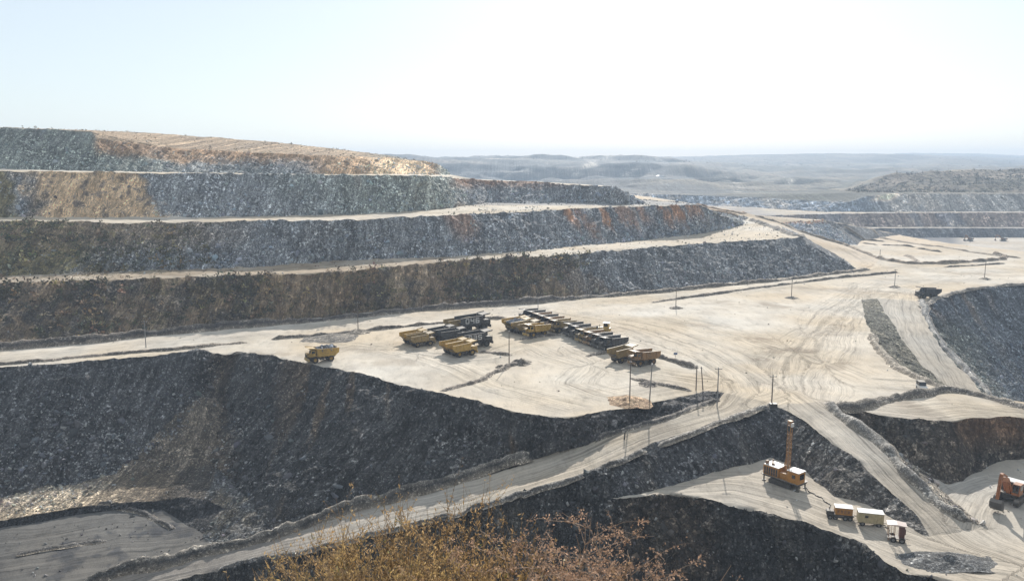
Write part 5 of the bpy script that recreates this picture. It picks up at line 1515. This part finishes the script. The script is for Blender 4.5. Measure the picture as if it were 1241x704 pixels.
def canopy_cart(px, py, hd):
    t = empty("switch_cart", seat(px, py), math.radians(hd), "small wheeled cart with a pale canopy on thin posts and a maroon cabinet", "cart")
    MB().box(-1.6, 1.5, -0.9, 0.9, 0.6, 0.75).tube((1.5, 0, 0.65), (2.3, 0, 0.5), 0.05).build("platform", M_STEEL, t)
    for x in (-1.5, -0.4):
        for y in (-0.8, 0.8): MB().tube((x, y, 0.7), (x, y, 3.3), 0.05, n=6).build("post", M_RUSTY, t)
    p = MB()
    for i in range(7): p.tube((-1.5, -0.95, 0.6 + 0.4 * i), (-1.0, -0.95, 0.6 + 0.4 * i), 0.03, n=5)
    for x in (-1.5, -1.0): p.tube((x, -0.95, 0.2), (x, -0.95, 3.3), 0.04, n=6)
    p.build("ladder", M_RUSTY, t)
    MB().prism([(-1.8, 3.3), (1.5, 3.3), (1.6, 3.4), (-0.1, 3.58), (-1.8, 3.42)], -1.05, 1.05).build("canopy", M_PINK, t)
    c = MB(); c.box(0.4, 1.3, -0.75, 0.75, 0.75, 3.25, c=0.05); c.box(1.29, 1.5, -0.5, 0.5, 1.6, 2.6); c.build("cabinet", M_MAROON, t)
    wheel(t, -0.6, -0.95, 0.5, 0.3, M_GREYMET); wheel(t, -0.6, 0.95, 0.5, 0.3, M_GREYMET); wheel(t, 0.9, -0.95, 0.5, 0.3, M_GREYMET)


service_truck(1018, 626.5, -14); van_trailer(1054, 634.5, -15); canopy_cart(1086, 654, -20)


def cable(pts, r, lab):
    P = [Vector(at(*p)) for p in pts]
    P = [Vector((p.x, p.y, gz(p.x, p.y) + r * 0.8)) for p in P]
    P = [Vector(p) for p in cm([tuple(p) for p in P], 4)]
    for i, p in enumerate(P): p.x += 0.25 * math.sin(i * 1.7); p.z = gz(p.x, p.y) + r * 0.8
    tag(MB().path(P, r, 6).build("power_cable", M_CABLE, None, True), lab, "cable")


cable([(975, 590), (984, 597), (995, 603), (1005, 611), (1008, 620)], 0.12, "dark cable from the drill rig to the orange carrier")
cable([(1070, 636), (1076, 640), (1080, 648)], 0.08, "dark cable joining the cream trailer and the canopy cart")


def jeep(px, py, hd):
    t = empty("jeep", seat(px, py), math.radians(hd), "small white jeep with a dark canvas back parked beside the plateau-edge bank", "jeep")
    b = MB(); b.prism([(-1.9, 0.5), (1.9, 0.5), (1.9, 1.0), (0.7, 1.15), (-1.9, 1.15)], -0.85, 0.85); b.box(1.9, 2.0, -0.85, 0.85, 0.45, 0.65); b.build("body", M_WHITE, t)
    c = MB(); c.prism([(-1.85, 1.15), (0.6, 1.15), (0.2, 1.95), (-1.8, 1.95)], -0.8, 0.8); c.build("canvas_top", M_BLACK, t)
    w = MB(); w.prism([(0.60, 1.2), (0.66, 1.2), (0.26, 1.9), (0.20, 1.9)], -0.72, 0.72); w.build("windscreen", M_GLASS, t); MB().box(-0.6, 0.1, -0.83, 0.83, 1.3, 1.8).build("window", M_GLASS, t)
    for x in (-1.2, 1.2):
        for y in (-0.75, 0.75): wheel(t, x, y, 0.38, 0.24, M_GREYMET)
    for y in (-0.6, 0.6): MB().tube((1.88, y, 0.85), (1.93, y, 0.85), 0.11, n=10).build("headlight", M_LAMP, t)
    t.scale = (1.05, 1.1, 1.2)


jeep(1117, 473, 262)

# ------------------------------------------------------------------ poles
PG = "poles standing along the haul roads and round the yard"
POLES = [  # base px, base py, top py, lean, style, label
    (177, 421, 391, 0, 'x', "pole by the road at the far left, above the deep pit wall"),
    (434, 400, 366, 0, 'x', "pole with a crossarm on the road bank left of the parked trucks"),
    (617, 441, 400, 0, 'i', "lone pole in the open yard at the end of a low earth bank"),
    (652, 381, 360, 0, 'x', "pole on the road just behind the middle truck rows"),
    (819, 373, 347, 0, 'i', "pole on a small mound in the middle of the plateau, left of two others"),
    (959, 361, 340, 0, 'i', "pole on a mound below the end of the lowest dump bench"),
    (1084, 348, 328, 0, 'x', "pole on a mound left of the dark moving truck"),
    (1193, 338, 319, 0, 'i', "pole on a mound right of the dark moving truck"),
    (763, 490, 438, 0, 'i', "left one of two tall poles at the right end of the yard, in orange earth"),
    (787, 487, 441, 2, 'i', "right one of two tall poles at the right end of the yard"),
    (843.5, 473, 443, 0, 'i', "upright post of the pair at the pointed end of the yard"),
    (852, 472, 445, -3, 'i', "leaning post of the pair at the pointed end of the yard"),
    (869, 492, 446, 0, 'x', "tall pole at the road bend below the pointed end of the yard"),
    (935, 492, 456, 0, 'x', "pole with a dark box at its foot where the haul roads fork"),
    (756.5, 532, 521, 1, 's', "short dark stump post on the descending haul road"),
    (1066.5, 309, 303, 0, 's', "short dark marker post in the sandy bay far right"),
    (660, 383, 375, 0, 's', "short thin post behind the middle truck rows, beside the taller pole"),
]
for i, (px, py, ty, lean, stl, lab) in enumerate(POLES):
    x, y, z = seat(px, py)
    dep = math.sqrt(x * x + y * y + (z - HCAM) ** 2)
    h = (py - ty) * dep / F_PX / math.cos(math.atan((HCAM - z) / y)) * (1 - 0.02)
    lx = lean * dep / F_PX
    t = empty("utility_pole" if stl != 's' else "marker_post", (x, y, z - 0.3), 0, lab, "pole" if stl != 's' else "post", PG)
    w_ = 0.17 if stl != 's' else 0.2
    mt_ = M_GREYMET if i % 3 == 0 else M_WOOD
    MB().tube((0, 0, 0), (lx, 0, h + 0.3), w_, w_ * 0.7, 10).build("shaft", mt_ if stl != 's' else M_STEEL, t)
    if stl == 'x':
        arm = MB().box(lx - 0.9, lx + 0.9, -0.16, -0.06, h - 0.25, h - 0.08).build("crossarm", M_STEEL, t)
        for a in (-0.8, 0, 0.8): MB().tube((lx + a, -0.11, h - 0.08), (lx + a, -0.11, h + 0.18), 0.07, 0.04, 8).build("insulator", M_WHITE, arm)
    elif stl == 'i':
        MB().box(lx - 0.3, lx + 0.3, -0.22, -0.05, h - 0.1, h + 0.08, c=0.03).build("lamp_head", M_GREYMET, t)
    if px in (819, 959, 1084, 1193):
        mound("mound", px + 0.5, py + 0.3, 2.4, 1.0, (0.10, 0.09, 0.08), {819: "earth mound under the pole in the middle of the plateau", 959: "earth mound under the pole below the end of the lowest dump bench", 1084: "earth mound under the pole left of the dark moving truck", 1193: "earth mound under the pole right of the dark moving truck"}[px], "mound", "mounds at the pole feet", i * 3 + 2)
mound("mound", 763, 487, 4.2, 1.3, (0.20, 0.13, 0.08), "orange earth heap round the left one of two tall poles", seed=41, pale=(0.42, 0.30, 0.19))
mound("mound", 787, 466, 2.4, 1.0, (0.07, 0.06, 0.055), "dark earth heap beside the right one of two tall poles", seed=43)
mound("mound", 632, 440, 2.6, 1.6, (0.12, 0.105, 0.09), "rocky heap at the end of the low bank by the lone pole", seed=45)
mound("mound", 607, 445, 1.3, 1.1, (0.12, 0.105, 0.09), "small dark clod left of the lone pole in the yard", seed=47)
mound("mound", 400, 410, 5.5, 1.1, (0.075, 0.07, 0.065), "flat heap of dark spoil above the lone loaded truck", seed=49, el=1.3)
mound("mound", 434, 402.5, 3.5, 1.2, (0.12, 0.10, 0.08), "dark heap at the foot of the crossarm pole left of the trucks", seed=51)
mound("mound", 1150, 680, 3.0, 1.2, (0.10, 0.10, 0.10), "long heap of grey rubble at the lower right of the bench", seed=53, el=2.2, pale=(0.17, 0.165, 0.155))
x, y, z = seat(935, 492)
bx = MB().box(-0.9, 0.9, -0.6, 0.6, 0, 1.1, c=0.08).box(-0.95, 0.95, -0.65, 0.65, 1.1, 1.18).box(-0.5, 0.5, -0.62, -0.59, 0.2, 0.95).build("switch_box", M_STEEL); bx.location = (x + 0.1, y - 1.0, gz(x, y - 1.0) - 0.05)
tag(bx, "dark switch box at the foot of the pole where the haul roads fork", "switch box")
x, y, z = seat(818.5, 433)
sg = empty("road_sign", (x, y, z), 0, "small blue sign on a short post beside the rocky bank", "sign")
MB().tube((0, 0, -0.3), (0, 0, 1.3), 0.06).build("post", M_GREYMET, sg)
MB().box(-0.6, 0.6, -0.09, -0.06, 0.85, 1.55).build("board", M_BLUE, sg)

# far machines and sheds
for px, py, hd, lab in ((1175, 292, 200, "tiny far excavator on the pale pit floor, left one of two"), (1215, 297, 160, "tiny far excavator on the pale pit floor, right one of two")):
    p = WD(px, py, 862)
    e = excavator(1223, 604, hd, lab, 1.25, M_RUSTY, "far excavators on the pit floor"); e.location = (p[0], p[1], gz(p[0], p[1]))
for px, D, s, lab in ((797, 2250, 1.5, "white far shed alone on the hazy slope"), (846, 1760, 1.0, "small white far shed, left of the far valley group"), (862, 1800, 1.3, "long white far shed in the far valley group")):
    x = (px - CX) / F_PX * D * 1.0
    z = ground_z(x, D)
    t = empty("shed", (x, D, z + 3), 0.3, lab, "shed", "white sheds in the far valley")
    MB().box(-9 * s, 9 * s, -5 * s, 5 * s, -6, 5 * s).build("wall", M_WHITE, t)
    MB().prism([(-9.5 * s, 5 * s), (9.5 * s, 5 * s), (9.5 * s, 5.3 * s), (0, 8 * s), (-9.5 * s, 5.3 * s)], -5.4 * s, 5.4 * s).build("roof", M_WHITE, t)

# ------------------------------------------------------------------ dry plants in the foreground
def leafy(name, c, trans=0.35):
    m, nt, b = new_mat(name)
    col = nd(nt, "Attribute", attribute_name="Col").outputs["Color"]
    nt.links.new(col, b.inputs["Base Color"]); b.inputs["Roughness"].default_value = 0.8
    tr = nt.nodes.new("ShaderNodeBsdfTranslucent"); nt.links.new(col, tr.inputs[0])
    mx = nt.nodes.new("ShaderNodeMixShader"); mx.inputs[0].default_value = trans
    out = [n for n in nt.nodes if n.type == 'OUTPUT_MATERIAL'][0]
    nt.links.new(b.outputs[0], mx.inputs[1]); nt.links.new(tr.outputs[0], mx.inputs[2]); nt.links.new(mx.outputs[0], out.inputs[0])
    return m


M_LEAF = leafy("dry_leaf", None, 0.4)
M_STEM = leafy("dry_stem", None, 0.0)


class Tubes:
    def __init__(s): s.v = []; s.f = []; s.c = []; s.k = 0
    def add(s, pts, r0, r1, col):
        pts = np.asarray(pts); n = len(pts)
        d = np.gradient(pts, axis=0); d /= np.linalg.norm(d, axis=1, keepdims=True) + 1e-9
        a = np.cross(d, (0.3, 0.9, 0.2)); a /= np.linalg.norm(a, axis=1, keepdims=True) + 1e-9; b = np.cross(d, a)
        r = np.linspace(r0, r1, n)[:, None]
        ring = [pts + r * (a * math.cos(t) + b * math.sin(t)) for t in (0, 2.094, 4.189)]
        s.v.append(np.stack(ring, 1).reshape(-1, 3))
        I = np.arange(n * 3).reshape(n, 3) + s.k
        for j in range(3): s.f.append(np.stack([I[:-1, j], I[:-1, (j + 1) % 3], I[1:, (j + 1) % 3], I[1:, j]], 1))
        s.c.append(np.tile(np.r_[col, 1.0], (n * 3, 1))); s.k += n * 3
    def build(s, name, parent):
        return np_mesh(name, np.concatenate(s.v), np.concatenate(s.f), M_STEM, parent, True, {"Col": ('FLOAT_COLOR', np.concatenate(s.c))})


def leaves(name, C0, L, Wd, axis, col, parent):
    n = len(C0)
    a = axis / (np.linalg.norm(axis, axis=1, keepdims=True) + 1e-9)
    b = np.cross(a, rng.normal(size=(n, 3))); b /= np.linalg.norm(b, axis=1, keepdims=True) + 1e-9
    up = np.cross(a, b)
    L = L[:, None]; Wd = Wd[:, None]
    q = np.stack([C0, C0 + a * L * 0.45 + b * Wd + up * L * 0.06, C0 + a * L, C0 + a * L * 0.5 - b * Wd + up * L * 0.08], 1).reshape(-1, 3)
    return np_mesh(name, q, np.arange(n * 4).reshape(-1, 4), M_LEAF, parent, False, {"Col": ('FLOAT_COLOR', np.repeat(np.c_[col, np.ones(n)], 4, 0))})


def bend(base, dirv, length, droop, n=9, wob=0.05):
    t = np.linspace(0, 1, n)[:, None]
    d = np.asarray(dirv, float); d = d / np.linalg.norm(d)
    p = np.asarray(base) + d * length * t
    p = p + np.array((d[0], d[1], 0)) * droop * length * t ** 2 * 0.5 - np.array((0, 0, 1)) * droop * length * t ** 2.2 * 0.35
    w = np.cumsum(rng.normal(size=(n, 3)) * wob * length / n, axis=0) * t
    return p + w


def dry_shrub(x, y, h, rad, nst, lab, tint=(0.44, 0.31, 0.15), grp="dry shrubs at the foot of the view"):
    z = ground_z(x, y) - 0.1
    t = empty("dry_shrub", (0, 0, 0), 0, lab, "shrub", grp); t.location = (x, y, z)
    tb = Tubes(); LC, LA, LL, LW, LCo = [], [], [], [], []
    for i in range(int(nst * 1.9)):
        a = rng.uniform(0, 2 * math.pi); rr = rad * 0.45 * math.sqrt(rng.random())
        b0 = (rr * math.cos(a), rr * math.sin(a), 0)
        sp = rng.uniform(0.05, 0.62)
        ln = h * rng.uniform(0.6, 1.08)
        p = bend(b0, (math.cos(a) * sp, math.sin(a) * sp, 1), ln, rng.uniform(0, 0.5))
        cs = np.array((0.22, 0.15, 0.08)) * rng.uniform(0.6, 1.3)
        tb.add(p, 0.006, 0.0018, cs)
        for k in range(rng.integers(5, 9)):      # twigs
            f = rng.uniform(0.35, 0.98); q = p[int(f * 8)]
            aa = rng.uniform(0, 2 * math.pi)
            pw = bend(q, (math.cos(aa) * 0.6, math.sin(aa) * 0.6, 1.0), ln * rng.uniform(0.12, 0.28), 0.2, 5)
            tb.add(pw, 0.0025, 0.001, cs)
            m = rng.integers(9, 17)
            u = rng.random(m) * 3.99; i0 = u.astype(int)
            c0 = pw[i0] + (pw[i0 + 1] - pw[i0]) * (u - i0)[:, None] + rng.normal(size=(m, 3)) * 0.006
            LC.append(c0); ax = rng.normal(size=(m, 3)) * 0.7 + np.array((0, 0, 0.75)); LA.append(ax)
            LL.append(rng.uniform(0.018, 0.048, m)); LW.append(rng.uniform(0.003, 0.0075, m))
            base = np.array(tint) * rng.uniform(0.65, 1.45); g = rng.random() < (0.10 if f < 0.75 else 0.02)
            if g: base = np.array((0.16, 0.15, 0.045)) * rng.uniform(0.7, 1.4)
            LCo.append(base * np.exp(rng.normal(0, 0.2, (m, 1))))
    tb.build("stems", t)
    leaves("leaves", np.concatenate(LC), np.concatenate(LL), np.concatenate(LW), np.concatenate(LA), np.clip(np.concatenate(LCo), 0.01, 0.7), t)


def dry_weed(x, y, h, lab, lean=(0, 0), tint=(0.38, 0.25, 0.17), nst=4):
    z = ground_z(x, y) - 0.1
    t = empty("dry_weed", (x, y, z), 0, lab, "weed", "tall branching weeds gone to seed")
    tb = Tubes(); LC, LA, LL, LW, LCo = [], [], [], [], []

    def heads(p, n, sc):
        for _ in range(n):
            f = rng.uniform(0.3, 1.0) * (len(p) - 1.01); i0 = int(f); q = p[i0] + (p[i0 + 1] - p[i0]) * (f - i0)
            m = rng.integers(5, 10)
            LC.append(q + rng.normal(size=(m, 3)) * 0.016 * sc); LA.append(rng.normal(size=(m, 3)) + np.array((0, 0, 0.4)))
            LL.append(rng.uniform(0.012, 0.028, m)); LW.append(rng.uniform(0.004, 0.009, m))
            LCo.append(np.array(tint) * rng.uniform(0.6, 1.4) * np.exp(rng.normal(0, 0.2, (m, 1))))
    for i in range(nst):
        a = rng.uniform(0, 2 * math.pi)
        d = (lean[0] + 0.35 * math.cos(a), lean[1] + 0.35 * math.sin(a), 1)
        ln = h * rng.uniform(0.75, 1.05)
        p = bend((0.05 * math.cos(a), 0.05 * math.sin(a), 0), d, ln, rng.uniform(0.1, 0.5), 11, 0.12)
        cs = np.array((0.36, 0.25, 0.17)) * rng.uniform(0.7, 1.2)
        tb.add(p, 0.008, 0.002, cs)
        for k in range(rng.integers(8, 12)):
            f = rng.uniform(0.35, 1.0); q = p[min(10, int(f * 10))]
            aa = rng.uniform(0, 2 * math.pi)
            b = bend(q, (math.cos(aa) + lean[0], math.sin(aa), 0.8), ln * rng.uniform(0.14, 0.34), rng.uniform(0.2, 0.7), 7, 0.15)
            tb.add(b, 0.0032, 0.0012, cs)
            heads(b, rng.integers(3, 6), 1.0)
            for k2 in range(rng.integers(2, 5)):
                q2 = b[rng.integers(2, 7)]; a2 = rng.uniform(0, 2 * math.pi)
                b2 = bend(q2, (math.cos(a2), math.sin(a2), 0.6), ln * rng.uniform(0.05, 0.12), 0.4, 5, 0.15)
                tb.add(b2, 0.0018, 0.0008, cs); heads(b2, rng.integers(1, 3), 1.0)
    tb.build("stems", t)
    leaves("seed_heads", np.concatenate(LC), np.concatenate(LL), np.concatenate(LW), np.concatenate(LA), np.clip(np.concatenate(LCo), 0.01, 0.7), t)


def under(px, D):
    return (px - CX) / F_PX * (D * CP + 0.0) * 1.12, D


for px, D, top, rad, n, lab, tint in (
        (372, 6.4, 664, 0.75, 46, "low sparse dry shrub at the left end of the foreground clump", (0.44, 0.31, 0.15)),
        (430, 6.2, 640, 0.8, 60, "dense orange brown shrub second from the left in the foreground", (0.43, 0.30, 0.155)),
        (478, 6.6, 622, 0.85, 66, "tallest orange brown shrub in the middle of the foreground clump", (0.41, 0.28, 0.14)),
        (528, 6.3, 618, 0.85, 66, "dense rust brown shrub right of the tallest one", (0.38, 0.25, 0.125)),
        (572, 6.0, 634, 0.75, 54, "brown shrub at the right end of the dense clump", (0.38, 0.25, 0.115)),
        (455, 5.0, 668, 0.6, 50, "yellow green tinged shrub low in front of the clump", (0.38, 0.26, 0.11)),
        (545, 5.0, 672, 0.6, 46, "olive tinged low shrub in front, left of the tall weeds", (0.35, 0.235, 0.10)),
        (640, 4.9, 690, 0.4, 16, "low brown shrub at the bottom edge below the weeds", (0.28, 0.18, 0.10)),
        (720, 4.9, 694, 0.35, 12, "lowest brown shrub at the bottom edge, right of the weeds' stems", (0.28, 0.18, 0.10))):
    x, y = under(px, D)
    zt = HCAM - y * math.tan(PITCH + math.atan((top - CY) / F_PX))
    dry_shrub(x, y, zt - ground_z(x, y), rad, n, lab, tint)
for px, D, top, lean, n, lab in (
        (640, 5.6, 600, (-0.05, 0), 5, "tall dry weed leaning over the road, left one of the weeds"),
        (690, 5.4, 606, (0.05, 0), 5, "dry weed with reddish seed heads in the middle of the weeds"),
        (735, 5.6, 618, (0.12, 0), 5, "dry weed with broad sprays of seed heads right of the middle one"),
        (775, 5.2, 645, (0.3, 0), 4, "low dry weed arching to the right, last of the weeds"),
        (600, 5.3, 640, (-0.1, 0), 3, "thin dry weed standing in the edge of the dense shrubs")):
    x, y = under(px, D)
    zt = HCAM - y * math.tan(PITCH + math.atan((top - CY) / F_PX))
    dry_weed(x, y, (zt - ground_z(x, y)) * 1.0, lab, lean, nst=n)
# ------------------------------------------------------------------ light, air, exposure
SUN_AZ, SUN_EL = math.radians(10.5), math.radians(28.5)       # azimuth clockwise from +y
wd = bpy.data.worlds.new("World"); scene.world = wd; wd.use_nodes = True
nt = wd.node_tree
bg = nt.nodes["Background"]
sky = nt.nodes.new("ShaderNodeTexSky"); sky.sky_type = 'NISHITA'
sky.sun_disc = False
sky.sun_elevation = SUN_EL; sky.sun_rotation = SUN_AZ
sky.air_density = 1.0; sky.dust_density = 0.7; sky.ozone_density = 1.0; sky.altitude = 300
# thin high haze evens the sky out
mx = nt.nodes.new("ShaderNodeMix"); mx.data_type = 'RGBA'; mx.inputs[0].default_value = 0.62
nt.links.new(sky.outputs[0], mx.inputs[6]); mx.inputs[7].default_value = (5.6, 6.0, 6.2, 1)
nt.links.new(mx.outputs[2], bg.inputs[0]); bg.inputs[1].default_value = 0.09
sl = bpy.data.lights.new("sun", 'SUN'); sl.energy = 4.3; sl.angle = math.radians(0.55); sl.color = (1.0, 0.955, 0.89)
so = bpy.data.objects.new("sun", sl); COL.objects.link(so)
so.rotation_euler = Vector((-math.sin(SUN_AZ) * math.cos(SUN_EL), -math.cos(SUN_AZ) * math.cos(SUN_EL), -math.sin(SUN_EL))).to_track_quat('-Z', 'Y').to_euler()

mb = MB().box(-8800, 8800, -190, 7500, -70, 190)
hm = bpy.data.materials.new("haze"); hm.use_nodes = True
hn = hm.node_tree
for n in list(hn.nodes): hn.nodes.remove(n)
ho = hn.nodes.new("ShaderNodeOutputMaterial"); hv = hn.nodes.new("ShaderNodeVolumePrincipled")
hv.inputs["Color"].default_value = (0.66, 0.80, 0.98, 1); hv.inputs["Density"].default_value = 2.3e-4; hv.inputs["Anisotropy"].default_value = 0.1
hn.links.new(hv.outputs[0], ho.inputs["Volume"])
tag(mb.build("haze", hm), kind="stuff")

scene.view_settings.view_transform = 'Standard'; scene.view_settings.look = 'None'
scene.view_settings.exposure = 0.70; scene.view_settings.gamma = 1.0
scene.render.engine = 'CYCLES'
scene.cycles.use_denoising = True
scene.cycles.max_bounces = 5; scene.cycles.diffuse_bounces = 3; scene.cycles.volume_bounces = 0; scene.cycles.transparent_max_bounces = 8
scene.cycles.use_adaptive_sampling = False
